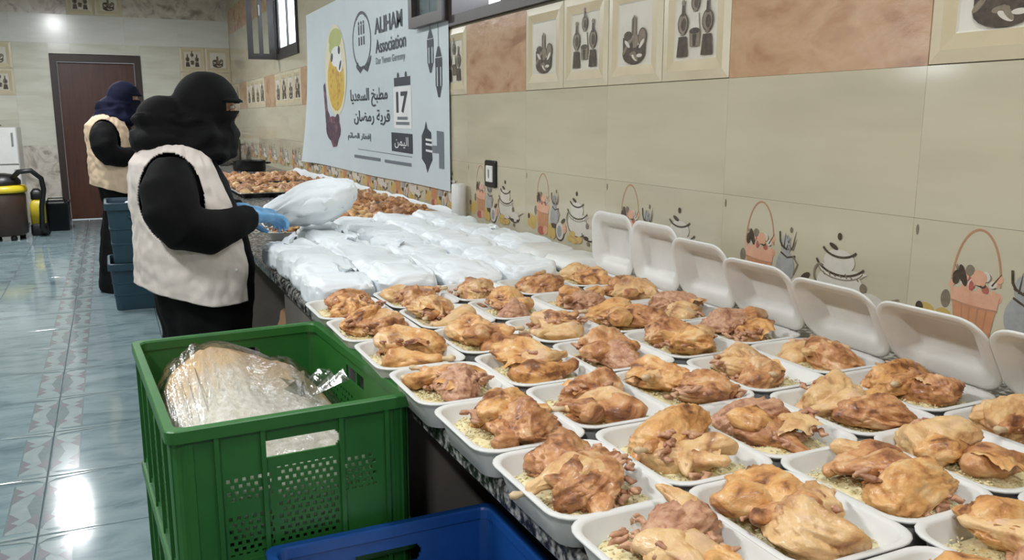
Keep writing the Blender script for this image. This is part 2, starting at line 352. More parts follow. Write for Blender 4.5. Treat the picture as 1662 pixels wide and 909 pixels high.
def bottles_print():
    p = Print(-D-.0025)
    for u, v, k in ((.105, .072, 1), (.225, .072, 1), (.165, .15, .8)):
        p.poly([(u-.028*k, v), (u+.028*k, v), (u+.020*k, v+.06*k), (u-.020*k, v+.06*k)], DK if k == 1 else LT)
        p.el(u, v+.098*k, .024*k, .03*k, MD); p.arc(u, v+.098*k, .024*k, .03*k, 0, 360, .004, DK); p.el(u+.004, v+.095*k, .013*k, .019*k, DK)
        p.poly([(u-.008*k, v+.12*k), (u+.008*k, v+.12*k), (u+.006*k, v+.155*k), (u-.006*k, v+.155*k)], DK); p.el(u, v+.16*k, .009*k, .008*k, MD)
        p.stroke([(u-.01, v+.066*k), (u+.01, v+.07*k)], .006, MD)
    p.poly([(.143, .10), (.188, .10), (.192, .145), (.139, .145)], MD); p.el(.165, .145, .026, .009, DK); p.poly([(.158, .1), (.172, .1), (.176, .135), (.155, .135)], DK)
    return p.mesh('bottles_print', PM)
def stone_vein_print(): pass
ME_BASKET, ME_MORTAR, ME_BOTTLES = basket_print(), mortar_print(), bottles_print()
def wall_tile(parent, origin, rz, w, h, kind):
    if kind == 'mortar' or kind == 'bottles':
        o = put('tile', framed_mesh(), parent, origin, (0, 0, rz))
        put(kind+'_print' if kind == 'bottles' else 'mortar_print', ME_MORTAR if kind == 'mortar' else ME_BOTTLES, o)
    else:
        base = 'tile_cream_lit' if rz else 'tile_cream'
        o = put('tile', tile_mesh(w, h, base if kind in ('basket', 'tile_cream') else kind), parent, origin, (0, 0, rz))
        if kind == 'basket': put('fruit_basket_print', ME_BASKET, o)
    return o
Y0 = 1.996
def overl(a0, a1, b0, b1): return a0 < b1-.001 and b0 < a1-.001
def right_rect(y_hi, z0, w, h, kind):
    for wy0, wy1, wz0, wz1 in (WIN1, WIN2):
        if overl(y_hi-w, y_hi, wy0, wy1) and overl(z0, z0+h, wz0, wz1):
            if z0 < wz0-.03: right_rect(y_hi, z0, w, wz0-z0, kind)
            if y_hi-w < wy0-.03: right_rect(wy0, max(z0, wz0), wy0-(y_hi-w), h-max(0, wz0-z0), kind)
            if y_hi > wy1+.03: right_rect(y_hi, max(z0, wz0), y_hi-wy1, h-max(0, wz0-z0), kind)
            return
    wall_tile(wr, (W, y_hi, z0), 0, w, h, kind)
for k in range(-2, 17):                     # k grows away from the viewer
    yh = Y0+TW*k
    if yh > FAR-.02: yh = FAR-.02
    w = min(TW, yh-(Y0+TW*(k-1)))
    if w < .1: continue
    for z0 in (.14, .47): 
        if k >= -1: right_rect(yh, z0, w, TH, 'tile_cream')
    right_rect(yh, .80, w, TH, 'basket' if w > .65 else 'tile_cream')
    right_rect(yh, 1.13, w, TH, 'tile_cream')
    if k % 3 == 0 and w > .65 and k != 16: right_rect(yh, 1.46, w, TH, 'tile_brown')
    elif w > .65:
        wall_tile(wr, (W, yh, 1.46), 0, TH, TH, 'mortar'); wall_tile(wr, (W, yh-TH, 1.46), 0, TH, TH, 'bottles')
    else: right_rect(yh, 1.46, w, TH, 'tile_cream')
    if k >= 2:
        right_rect(yh, 1.79, w, TH, 'tile_cream'); right_rect(yh, 2.12, w, TH, 'tile_cream')
        if k >= 5: right_rect(yh, 2.45, w, TH, 'tile_brown'); right_rect(yh, 2.78, w, TH, 'tile_cream')
ROWS = [(0, .33, 'tile_stone'), (.33, .33, 'tile_stone'), (.66, .33, 'tile_stone'), (.99, .33, 'basket'), (1.32, .31, 'tile_cream'), (1.63, .33, 'pic'), (1.96, .33, 'pic2'), (2.29, .36, 'tile_cream_glare'), (2.65, .33, 'brownpic'), (2.98, .33, 'tile_cream_glare')]
def far_rect(x0, z0, w, h, kind):
    if overl(x0, x0+w, -.60, .48) and z0 < 2.15:
        if x0 < -.63: far_rect(x0, z0, -.60-x0, h, kind)
        if x0+w > .51: far_rect(.48, z0, x0+w-.48, h, kind)
        if z0+h > 2.19: a, bb = max(x0, -.60), min(x0+w, .48); wall_tile(wf, (a, FAR, 2.16), R(90), bb-a, z0+h-2.16, 'tile_cream')
        return
    full = w > .655
    if kind in ('pic', 'pic2', 'brownpic') and full:
        if kind == 'brownpic' and round((x0-W)/TW) % 3: wall_tile(wf, (x0, FAR, z0), R(90), w, h, 'tile_stone'); return
        a, bb = ('mortar', 'bottles') if kind == 'pic' else ('bottles', 'mortar')
        wall_tile(wf, (x0, FAR, z0), R(90), TH, TH, a); wall_tile(wf, (x0+TH, FAR, z0), R(90), TH, TH, bb)
    else:
        if kind in ('pic', 'pic2', 'brownpic') or (kind == 'basket' and not full): kind = 'tile_cream'
        wall_tile(wf, (x0, FAR, z0), R(90), w, h, kind)
for k in range(1, 6):
    for z0, h, kind in ROWS: far_rect(W-TW*k, z0, TW, h, kind)
# floor tiles with inlaid strip along the seam x = -.31
FT = .52
def floor_tile_mesh():
    g = .0025; b = MB(); e = .002
    vs = []
    for z, q in ((-.008, 0), (-.001, 0), (0, e)): vs += [(g+q, g+q, z), (FT-g-q, g+q, z), (FT-g-q, FT-g-q, z), (g+q, FT-g-q, z)]
    fs = [(8, 9, 10, 11)]+[(i*4+j, i*4+(j+1) % 4, (i+1)*4+(j+1) % 4, (i+1)*4+j) for i in range(2) for j in range(4)]
    b.add(vs, fs); return b.mesh('floor_tile', ['floor_tile'])
def inlay_mesh(flip):
    b = MB(); n = [0]
    def pl(pts, mi):
        n[0] += 1; z = .0003+.00012*n[0]
        q = [((FT-x) if flip else x, y, z) for x, y in pts]; b.add(q if not flip else q[::-1], [tuple(range(len(q)))], mi)
    pl([(.01, .05), (.10, .05), (.10, FT-.05), (.01, FT-.05)], 1)
    pl([(.10, .05), (.106, .05), (.106, FT-.05), (.10, FT-.05)], 0)
    pl([(.006, .05), (.05, .26), (.006, FT-.05)], 0); pl([(.1, .07), (.1, .22), (.05, .14)], 2); pl([(.1, .3), (.1, .45), (.05, .38)], 2)
    for y in (.14, .38): pl([(.01, y-.05), (.045, y), (.01, y+.05)], 2); pl([(.06, y-.03), (.09, y), (.06, y+.03), (.045, y)], 1)
    pl([(.004, .06), (.03, .03), (.2, .006), (.004, .006)], 1); pl([(.004, FT-.06), (.03, FT-.03), (.2, FT-.006), (.004, FT-.006)], 1)
    return b.mesh('inlay', ['inlay_grey', 'inlay_pale', 'inlay_pink'])
fm, ia, ib = floor_tile_mesh(), inlay_mesh(False), inlay_mesh(True)
for i in range(-4, 3):
    for j in range(1, 25):
        if 3.0-FT*3+FT*j > FAR-.3 and i in (-1, 0): pass
        y = 3.0-FT*4+FT*j
        if y > FAR-.05: continue
        o = put('floor_tile', fm, floor, (-.31+FT*i, y, 0), sc=(1, min(1, (FAR-y)/FT), 1))
        if i == 0: put('inlay', ia, o)
        if i == -1: put('inlay', ib, o)
# ------------------------------------------------------------------ windows, door
def sash(name, w, h, parent, loc, rot, mull=False, gl='glass'):
    s = empty(name, loc, 0, parent); s.rotation_euler = rot
    t = .055; d = .02
    f = MB().box(-d, d, 0, t, 0, h).box(-d, d, w-t, w, 0, h).box(-d, d, t, w-t, 0, t).box(-d, d, t, w-t, h-t, h)
    if mull: f.box(-d, d, w*.5-.02, w*.5+.02, t, h-t)
    f.build('sash_frame', 'window_frame', s); MB().box(-.003, .003, t, w-t, t, h-t).build('pane', gl, s); MB().box(-.035, -.02, w*.5 if mull else t*.3, (w*.5 if mull else t*.3)+.015, h*.45, h*.45+.1).build('handle', 'metal', s)
    return s
def window(name, y0, y1, z0, z1, label):
    w = empty(name, (W, (y0+y1)/2, z0)); tag(w, label, 'window', kind='structure')
    hw = (y1-y0)/2; h = z1-z0; t = .05
    b = MB().box(-.03, .17, -hw, -hw+t, 0, h).box(-.03, .17, hw-t, hw, 0, h).box(-.03, .17, -hw+t, hw-t, 0, t).box(-.03, .17, -hw+t, hw-t, h-t, h)
    b.build('window_frame', 'window_frame', w)
    return w
w1 = window('window_1', *WIN1, 'dark-framed bright window above the wall tiles right of the banner')
sash('casement', .56, 1.0, w1, (.015, -.545, .05), (0, 0, 0), gl='daylit_pane')                        # the closed leaf, nearer the viewer
sash('open_casement', .50, 1.0, w1, (-.045, .60, .03), (0, 0, R(1)))                # folded back over the banner
w2 = window('window_2', *WIN2, 'dark-framed bright window left of the banner, high up')
sash('casement', .98, .93, w2, (.01, -.49, .05), (0, 0, 0), True, 'daylit_pane')
sash('open_casement', .26, .93, w2, (-.04, .50, .0), (0, 0, R(84)), True)
w3 = empty('window_3', (LEFT, 5.65, 1.7)); tag(w3, 'small bright window in the opposite wall', 'window', kind='structure')
MB().box(-.15, .03, -.35, -.3, 0, .6).box(-.15, .03, .3, .35, 0, .6).box(-.15, .03, -.3, .3, 0, .05).box(-.15, .03, -.3, .3, .55, .6).box(-.08, -.04, -.02, .02, .05, .55).build('window_frame', 'window_frame', w3)
MB().box(-.063, -.057, -.3, .3, .05, .55).build('pane', 'glass', w3)
dr = empty('door_1', (-.06, FAR, 0)); tag(dr, 'closed dark brown wooden door in the far wall', 'door', kind='structure')
MB().box(-.54, -.46, -.03, .16, 0, 2.15).box(.46, .54, -.03, .16, 0, 2.15).box(-.46, .46, -.03, .16, 2.06, 2.15).build('door_frame', 'door_frame', dr)
leaf = MB().box(-.457, .457, .05, .09, .01, 2.055)
leaf.build('door_leaf', 'door_wood', dr)
b = MB().tube([(.40, .05, 1.0), (.40, 0, 1.0), (.3, -.005, 1.0)], .011, 8); b.box(.38, .42, .04, .05, .93, 1.07); b.build('handle', 'metal', dr)

# ------------------------------------------------------------------ ceiling lamps
for x, y, z, pw in LAMPS:
    l = empty('ceiling_lamp', (x, y, z)); tag(l, 'white tube lamp hanging over the hall, at %.0f metres down the room' % max(0, y), 'lamp', 'tube lamps under the ceiling')
    MB().box(-.05, .05, -.33, .33, .03, .07).box(-.06, .06, -.36, -.33, .0, .08).box(-.06, .06, .33, .36, 0, .08).build('housing', 'white_plastic', l)
    for s in (-.2, .2): MB().tube([(0, s, .07), (0, s, TOP-z)], .006, 6).build('rod', 'metal', l)
    MB().tube([(0, -.33, .012), (0, .33, .012)], .014, 10).build('tube', 'lamp_glow', l)
    a = area('lamp_light', (x, y, z-.012), (0, 0, 0), .14, .62, pw, (.97, .985, 1)); a.parent = l; a.location = (0, 0, -.012)

# ------------------------------------------------------------------ counter
CE = .487; CZ = .82
ct = tag(empty('counter', (1.05, 3, 0)), 'long counter with speckled granite top along the tiled wall', 'counter')
def cpart(name, mat, *bx):
    b = MB()
    for q in bx: b.box(q[0]-1.05, q[1]-1.05, q[2]-3, q[3]-3, q[4], q[5])
    return b.build(name, mat, ct)
slab = MB(); ed = [(0, -.036), (-.006, -.03), (-.006, -.006), (0, 0)]
prof = [(CE+.006, CZ-.042), (CE, CZ-.034), (CE, CZ-.008), (CE+.006, CZ), (W-.016, CZ), (W-.016, CZ-.042)]
slab.loft([[(x-1.05, y-3, z) for x, z in prof] for y in (-1.2, FAR-.05)], 0, False); slab.build('worktop', 'granite', ct)
cab = cpart('cabinet', 'cabinet_frame', (CE+.03, W-.02, -1.15, .945, .0, CZ-.042))
for y0, y1 in ((-1.1, -.45), (-.43, .22), (.24, .905)):
    d = MB().box(CE+.012-1.05, CE+.03-1.05, y0-3, y1-3, .06, CZ-.07).build('cabinet_door', 'cabinet_white', cab)
for y0, y1 in ((1.62, 2.98), (4.6, 6.2), (8.2, 9.8), (11.4, 12.6)): cpart('pier', 'pier_grey', (CE+.03, W-.02, y0, y1, 0, CZ-.042))
cpart('back_board', 'pier_grey', (W-.06, W-.02, .95, 1.62, .0, CZ-.05))

# ------------------------------------------------------------------ foam trays, rice, chicken
def tray_mesh(hx, hy, h, rim, name='tray'):
    b = MB(); rings = []
    def ring(dx, z, r): return [(x, y, z) for x, y in rrect(hx-dx, hy-dx, r)]
    b.loft([ring(.026, 0, .028), ring(.022, .002, .03), ring(.008, h-.008, .036), ring(.007, h-.004, .037), ring(0, h-.004, .04), ring(-.001, h-.001, .041), ring(.001, h, .04),
            ring(.008, h, .036), ring(.011, h-.003, .034), ring(.026, .007, .028), ring(.03, .004, .026)], 0, True)
    return b.mesh(name, ['foam'])
TX, TY = .0935, .1145
ME_TRAY = tray_mesh(TX, TY, .054, .01, 'foam_tray'); ME_LID = None
def lid_mesh(hx, hy, h):
    ring = lambda q, z, r: [(x, y, z) for x, y in rrect(hx-q, hy-q, r, 8)]
    outer = [ring(.042*(1-k)**1.6, h-.003-(h-.003)*(1-k)**.55*1.0 if 0 else (h-.004)*(1-(1-k)**2)**.5 if k else 0, .016+.036*k) for k in (0, .15, .35, .6, .85, 1)]
    inner = [ring(.006+.039*(1-k)**1.6, .004+(h-.004)*(1-(1-k)**2)**.5 if k else .004, .014+.034*k) for k in (1, .85, .6, .35, .15, 0)]
    b = MB(); b.loft(outer+[ring(-.004, h-.004, .054), ring(-.004, h-.001, .054), ring(-.001, h, .052)]+inner, 0, True); return b.mesh('lid_shell', ['foam'])
ME_LID = lid_mesh(TX-.001, TY-.002, .036)
def rice_mesh(seed, hx, hy, zb, hgt, mat, grains=220):
    rn = random.Random(seed); b = MB(); n = 22
    def hf(u, v): return zb+hgt*(1-.5*(u*u+v*v))+.006*N((u, v, seed), 3.1, seed)
    rings = []
    for i in range(1, 9):
        k = i/8; rings.append([(x*k, y*k, hf(x*k/hx, y*k/hy)-(.012 if i == 8 else 0)) for x, y in rrect(hx, hy, .024)])
    b.loft(rings, 0, True)
    for i in range(grains):
        u, v = rn.uniform(-.93, .93), rn.uniform(-.93, .93)
        if abs(u)+abs(v) > 1.65: continue
        c = Vector((u*hx, v*hy, hf(u, v)+.001)); a = rn.uniform(0, 6.28); d = Vector((math.cos(a), math.sin(a), rn.uniform(-.4, .4)))*.0038; s = Vector((-math.sin(a), math.cos(a), 0))*.0011; t = Vector((0, 0, .0011))
        b.add([c-d, c+d, c+s+t, c-s+t, c-s-t, c+s-t], [(0, 2, 3), (0, 3, 4), (0, 4, 5), (0, 5, 2), (1, 3, 2), (1, 4, 3), (1, 5, 4), (1, 2, 5)], 0, True)
    return b.mesh('rice', [mat])
ME_RICE = [rice_mesh(s, .074, .095, .026, .015, 'rice', 320) for s in range(4)]
def rg(v, sc, off): return 1-abs(N(v, sc, off))*2.2
def breast(seed, mat):
    sx, sy = 1+.25*N((seed, 1, 2), 1.7), 1+.2*N((seed, 5, 2), 1.9)
    def fn(v):
        x, y, z = v
        p = Vector((x*.050*sx, y*.038*sy*(1-.3*x), z*.033))
        p.z += .008*math.exp(-(y/.35)**2)*max(0, z); p.y += .012*math.sin(x*2.2+seed)
        if z < 0: p.z *= .6
        q = (v.x, v.y*2.2, v.z*1.6)
        p *= 1+.24*N(v, 1.3, seed*1.37)+.10*rg(q, 1.6, seed+3)+.055*rg(q, 4.2, seed+9)+.025*N(q, 10, seed)-.06
        return p
    return blob('breast', fn, [mat], 5)
def limb(seed, mat, L, prof, bend, name):
    def fn(v):
        x, y, z = v; rho = math.sqrt(max(1e-6, y*y+z*z)); t = (x+1)/2
        r = 0
        for i in range(len(prof)-1):
            if prof[i][0] <= t <= prof[i+1][0]:
                k = (t-prof[i][0])/(prof[i+1][0]-prof[i][0]); k = k*k*(3-2*k); r = prof[i][1]*(1-k)+prof[i+1][1]*k
        r *= min(1, rho*2.2)*(1+.28*N(v, 1.7, seed)+.10*rg(v, 2.8, seed+5)+.05*rg(v, 6.5, seed+2)-.06)
        return Vector((x*L, y/rho*r+bend*x*x, z/rho*r*.85))
    return blob(name, fn, [mat], 4)
def flap(seed, mat):
    """torn sheet of skin"""
    b = MB(); n = 14; g = []
    for i in range(n+1):
        for j in range(n+1):
            u, v = i/n*2-1, j/n*2-1; k = 1+.35*N((u, v, seed), 1.8, seed)
            g.append((u*.030*k, v*.020*k+.004*math.sin(u*5), .010*(1-u*u-.6*v*v)+.007*N((u, v, 1), 2.6, seed)+.003*N((u, v, 1), 7, seed)))
    b.add(g, [(i*(n+1)+j, (i+1)*(n+1)+j, (i+1)*(n+1)+j+1, i*(n+1)+j+1) for i in range(n) for j in range(n)], 0, True)
    return b.mesh('skin_flap', [mat])
LEGP = [(0, .008), (.12, .020), (.34, .029), (.6, .019), (.82, .010), (.93, .011), (1, .006)]
WINGP = [(0, .008), (.15, .018), (.4, .014), (.5, .018), (.75, .013), (1, .006)]
SK = ['skin_gold', 'skin_brown', 'skin_pale']
ME_BREAST = [breast(i, SK[i % 3] if i < 8 else 'meat') for i in range(10)]
ME_FLAP = [flap(i, SK[i % 3]) for i in range(6)]
ME_LEG = [limb(i+20, SK[(i+1) % 3], .056, LEGP, .014*(-1)**i, 'leg') for i in range(6)]
ME_WING = [limb(i+40, SK[(i+2) % 3], .042, WINGP, .024, 'wing') for i in range(4)]
def shred_mesh(seed):
    rn = random.Random(seed); b = MB()
    for i in range(20):
        c = Vector((rn.uniform(-.032, .032), rn.uniform(-.038, .038), rn.uniform(0, .012))); a = rn.uniform(0, 6.28); L = rn.uniform(.006, .012)
        d = Vector((math.cos(a), math.sin(a), rn.uniform(-.5, .5))); e = Vector((-d.y, d.x, .3))
        b.tube([c-d*L, c-d*L*.3+e*.004, c+d*L*.4-e*.003, c+d*L], [.0018, .0045, .0042, .0016], 6)
    return b.mesh('meat_shreds', ['meat'])
ME_SHRED = [shred_mesh(i) for i in range(4)]
def bone_mesh():
    b = MB(); b.tube([(0, 0, 0), (.012, 0, 0), (.02, 0, 0), (.026, 0, 0)], [.0045, .0045, .007, .004], 8); return b.mesh('bone', ['bone'])
ME_BONE = bone_mesh()
def chicken(loc, rz, rn, sc=1):
    c = empty('roast_chicken', loc, rz, None, sc); c.scale = (1.22*sc, 1.2*sc, .98*sc); J = lambda a: rn.uniform(-a, a); U = lambda: rn.uniform(0, 6.28)
    big = rn.random() < .5
    put('breast', rn.choice(ME_BREAST), c, (J(.012), .036+J(.012), .042+J(.003)), (J(.4), J(.35), U()), rn.uniform(.95, 1.12))
    def leg(x, y, z, s_):
        l = put('leg', rn.choice(ME_LEG), c, (x, y, z), (J(.6), J(.25), rn.choice([0, math.pi, .7, -.7, 3.6])+J(.5)), s_)
        xs = max(l.data.vertices, key=lambda v: v.co.x).co
        if rn.random() < .5: put('bone', ME_BONE, l, (xs.x-.008, xs.y, xs.z))
    if big: put('breast', rn.choice(ME_BREAST), c, (J(.015), -.036+J(.012), .042+J(.003)), (J(.5), J(.4), U()), rn.uniform(.85, 1.0))
    else: leg(J(.014), -.036+J(.01), .042+J(.004), rn.uniform(.95, 1.12))
    leg(J(.024), J(.03), .054+J(.004), rn.uniform(.8, .95))
    if rn.random() < .7: put('wing', rn.choice(ME_WING), c, (J(.035), J(.055), .052+J(.008)), (J(.7), J(.4), U()), rn.uniform(.85, 1.1))
    put('skin_flap', rn.choice(ME_FLAP), c, (J(.03), J(.05), .056+J(.006)), (J(.4), J(.4), U()), rn.uniform(.8, 1.1))
    for k in range(2): put('meat_shreds', rn.choice(ME_SHRED), c, (J(.03), J(.055), .034+.016*k), (J(.3), J(.3), U()))
    return c
COLS = {
 'A': (.525, [.722, .945, 1.178, 1.410, 1.640, 1.875, 2.105], 'front-edge row'),
 'B': (.718, [.50, .735, .968, 1.203, 1.438, 1.68, 1.915, 2.15], 'second row from the edge'),
 'C': (.908, [.54, .765, .985, 1.215, 1.452, 1.69, 1.925, 2.16], 'middle row'),
 'D': (1.094, [.54, .77, .995, 1.232, 1.468, 1.70, 1.93, 2.16], 'second row from the wall'),
 'E': (1.280, [.56, .795, 1.03, 1.265, 1.50, 1.735, 1.97, 2.205], 'wall row')}
LID_ANG = [-33, -33, -32, -29, -26, -17, -6, -3]      # degrees from upright (negative: leaning over the tray), by position from the near end
LID_LEN = [.86, .86, .86, .86, .88, .92, .98, 1]
rn = random.Random(11)
for key, (x, ys, nm) in COLS.items():
    for i, y in enumerate(ys):
        od = ORD[i]; wh = ('%s tray from the near end' % od) if i else 'tray nearest the viewer'
        jx = rn.uniform(-.0015, .0015); rz = R(rn.uniform(-.8, .8)); jx += {'A': .024, 'B': .010}.get(key, 0)*max(0, min(1, (1.95-y)/1.1)); loc = (x+jx, y, CZ)
        if key == 'E':
            t = empty('foam_clamshell', loc, rz); put('tray', ME_TRAY, t)
            a = R(LID_ANG[i]); hz = .055
            # lid hinged at the wall side, its inside facing the room
            p = empty('lid', (TX+.001, 0, hz), 0, t)
            o = put('lid_shell', ME_LID, p, (0, 0, 0)); 
            M = Matrix.Rotation(-math.pi/2+a, 4, 'Y') @ Matrix.Translation(((TX+.001)*LID_LEN[i], 0, -.036))
            o.matrix_local = M @ Matrix.Diagonal((LID_LEN[i], 1, 1, 1))
            MB().tube([(TX-.002, -.06, .053), (TX-.002, .06, .053)], .0028, 6).build('hinge', 'foam', t)
            tag(t, ('white foam clamshell box with raised lid, %s from the near end, beside the wall' % od) if i else 'white foam clamshell box with raised lid beside the wall, nearest the viewer', 'food box', 'open foam boxes along the wall')
        else:
            t = put('foam_tray', ME_TRAY, None, loc, (0, 0, rz)); tag(t, 'white foam tray, %s, %s' % (nm, wh), 'food tray', 'open foam trays on the counter')
        r_ = put('rice', rn.choice(ME_RICE), None, (x+jx, y, CZ+.001), (0, 0, rz+rn.choice([0, math.pi]))); tag(r_, 'yellow rice in the %s, %s' % (nm, wh), 'rice', 'rice portions in the trays', 'stuff')
        c = chicken((x+jx, y+rn.uniform(-.004, .004), CZ+.010), rz+rn.choice([0, math.pi])+rn.uniform(-.25, .25), rn)
        tag(c, 'roast chicken pieces in the %s, %s' % (nm, wh), 'chicken', 'roast chicken in the trays')

# ------------------------------------------------------------------ bagged and closed boxes behind them
def bag_mesh(seed):
    def fn(v):
        def se(a, e): return math.copysign(abs(a)**e, a)
        p = Vector((se(v.x, .55)*.094, se(v.y, .55)*.112, (se(v.z, .6)+.9)*.046))
        k = 1+.09*N(v, 1.6, seed*2.3)+.03*N(v, 4, seed); p.x *= k; p.y *= k; p.z *= 1+.20*N(v, 1.2, seed+4)+.05*N(v, 3.7, seed)
        c = abs(N(v, 2.4, seed+11)); p.z -= .004*max(0, .12-c)/.12
        p.z = max(p.z, .001); return p
    return blob('bag', fn, ['plastic_bag'], 5)
ME_BAG = [bag_mesh(i) for i in range(5)]
def handle_mesh(seed):
    b = MB(); rn = random.Random(seed); rings = []; n = 18
    for i in range(6):
        k = i/5; rings.append([(( .012+.04*k)*math.cos(2*math.pi*j/n)*(1+.3*math.sin(j*2.1+seed)), (.010+.02*k)*math.sin(2*math.pi*j/n)*(1+.3*math.cos(j*1.7)), .035*math.sin(k*1.8)+.008*math.sin(j*2.6+seed)*k) for j in range(n)])
    b.loft(rings, 0, True, False); return b.mesh('bag_knot', ['plastic_bag'])
ME_KNOT = [handle_mesh(i) for i in range(3)]
ME_BOXLID = tray_mesh(TX, TY, .034, .01, 'box_lid')
BX = [.575, .775, .975, 1.175, 1.385]; BY = [2.425+.225*i for i in range(7)]
EDGE = ['at the counter edge', 'second from the counter edge', 'in the middle', 'second from the wall', 'at the wall']
rn = random.Random(4)
for j, y in enumerate(BY):
    for i, x in enumerate(BX):
        if j >= 4 and i == 0 or (j >= 6 and i == 1): continue
        lab = '%s row behind the open trays, %s' % (['first', 'second', 'third', 'fourth', 'fifth', 'sixth', 'seventh'][j], EDGE[i])
        if i == 4 and j in (0, 1) :
            t = empty('foam_box', (x-.02, y-.02, CZ), R(rn.uniform(-6, 6)))
            put('box_base', ME_TRAY, t); put('box_lid', ME_BOXLID, t, (0, 0, .0885), (math.pi, 0, 0))
            tag(t, 'closed white foam box, '+lab, 'food box', 'packed boxes on the counter'); continue
        t = empty('bagged_box', (x+rn.uniform(-.008, .008), y+rn.uniform(-.008, .008), CZ), R(rn.uniform(-9, 9)))
        put('bag', rn.choice(ME_BAG), t, sc=(1.04, 1.04, rn.uniform(.92, 1.1)))
        if rn.random() < .22: put('bag_knot', rn.choice(ME_KNOT), t, (rn.uniform(-.04, .04), rn.uniform(.0, .06), .068), (rn.uniform(-1.0, .2), rn.uniform(-.5, .5), rn.uniform(0, 6)), rn.uniform(.7, 1.05))
        tag(t, 'white bagged food box, '+lab, 'bagged box', 'packed boxes on the counter')
# ------------------------------------------------------------------ chicken platters further along the counter
def platter(x, y, hx, hy, label, n, seed):
    rn = random.Random(seed)
    t = put('serving_tray', MB().loft([[(px, py, z) for px, py in rrect(hx-d, hy-d, .05)] for d, z in ((.03, 0), (.004, .03), (-.012, .032), (-.012, .035), (.006, .035), (.033, .006))], 0, True).mesh('serving_tray', ['metal']), None, (x, y, CZ))
    tag(t, label, 'tray')
    k = 0; nx = max(3, int(hx*2/.085)); ny = max(3, int(hy*2/.095))
    for layer in range(1):
        for a in range(nx-layer):
            for b in range(ny-layer):
                px = x-hx+.06+(2*hx-.12)*(a+.5*layer)/(nx-1)+rn.uniform(-.012, .012); py = y-hy+.06+(2*hy-.12)*(b+.5*layer)/(ny-1)+rn.uniform(-.012, .012)
                kind = rn.choice(['breast', 'leg', 'leg', 'wing']); me = rn.choice({'breast': ME_BREAST[8:]+ME_BREAST[1::3], 'leg': ME_LEG[0::3]+ME_LEG[1:2], 'wing': ME_WING}[kind])
                o = put('chicken_piece', me, None, (px, py, CZ+.03+.032*layer+rn.uniform(0, .008)), (rn.uniform(-.4, .4), rn.uniform(-.4, .4), rn.uniform(0, 6.28)), rn.uniform(.85, 1.1))
                tag(o, {'breast': 'cooked chicken breast', 'leg': 'cooked chicken leg', 'wing': 'cooked chicken wing'}[kind]+' piece heaped on the '+label.split(' heaped')[0], 'chicken', kind+' pieces on the '+label.split(' heaped')[0])
platter(1.28, 4.50, .30, .36, 'nearest metal tray heaped with chicken, just behind the bagged boxes', 0, 1)
platter(1.28, 5.30, .30, .36, 'second metal tray heaped with chicken, behind the white bag', 0, 2)
platter(1.15, 6.30, .38, .42, 'third metal tray heaped with chicken, beneath the banner', 0, 3)
platter(1.10, 7.40, .38, .45, 'farthest metal tray heaped with chicken, near the far window', 0, 4)
# tray in front of the person, with chicken going in
t = put('foam_tray', ME_TRAY, None, (.70, 3.72, CZ), (0, 0, R(80))); tag(t, 'white foam tray being packed in front of the standing person in black', 'food tray', 'open foam trays on the counter')
r_ = put('rice', ME_RICE[1], None, (.70, 3.72, CZ+.001), (0, 0, R(80))); tag(r_, 'yellow rice in the tray being packed before the person', 'rice', 'rice portions in the trays', 'stuff')
c = chicken((.70, 3.72, CZ+.006), R(80), random.Random(31)); tag(c, 'roast chicken in the tray being packed before the person', 'chicken', 'roast chicken in the trays')
t = put('foam_tray', ME_TRAY, None, (.72, 3.95, CZ), (0, 0, R(86))); tag(t, 'white foam tray behind the one being packed by the person', 'food tray', 'open foam trays on the counter')
c = chicken((.72, 3.95, CZ+.006), R(80), random.Random(33)); tag(c, 'roast chicken in the tray behind the one being packed', 'chicken', 'roast chicken in the trays')

# plastic film drawn up along the wall behind the far counter
b = MB(); rings = []
for i in range(40):
    y = 4.15+4.2*i/39; w = .02*math.sin(i*1.3)+.015*math.sin(i*.6)
    rings.append([(W-.11+w*.4, y, CZ+.004), (W-.06+w*.4, y, CZ+.03+.008*math.sin(i*2.1)), (W-.035, y, CZ+.034+.006*math.sin(i)), (W-.022, y, CZ+.05+.5*abs(w))])
b.loft(rings, 0, True, False, False)
pf = b.build('plastic_film', 'plastic_bag'); tag(pf, 'crumpled white plastic sheet along the foot of the wall below the banner', 'plastic sheet')
# rolled sheet at the right end of the banner
b = MB(); b.lathe([(.001, 0), (.034, 0), (.038, .01), (.036, .20), (.03, .206), (.02, .2), (.014, .12)], (0, 0, 0), 20)
o = b.build('white_roll', 'white_plastic', None, (W-.06, 3.98, CZ)); tag(o, 'upright white roll on the counter at the right end of the banner', 'roll')
# small cartons/scraps against the wall between bags and tiles
for k, (y, l, h, col) in enumerate(((3.15, .12, .05, 'foam'), (2.86, .16, .03, 'foam'), (3.42, .10, .04, 'foam'))):
    b = MB(); b.loft([[(x, yy, z) for x, yy in rrect(.03-d, l/2-d, .01)] for d, z in ((.004, 0), (0, .006), (0, h-.004), (.004, h))], 0, True)
    o = b.build('foam_offcut', col, None, (W-.075, y, CZ)); tag(o, ['small white foam piece at the wall under the printed tureen', 'low white foam strip at the wall behind the closed foam boxes', 'white foam scrap at the wall, farthest of the three'][k], 'foam piece', 'foam scraps at the wall')

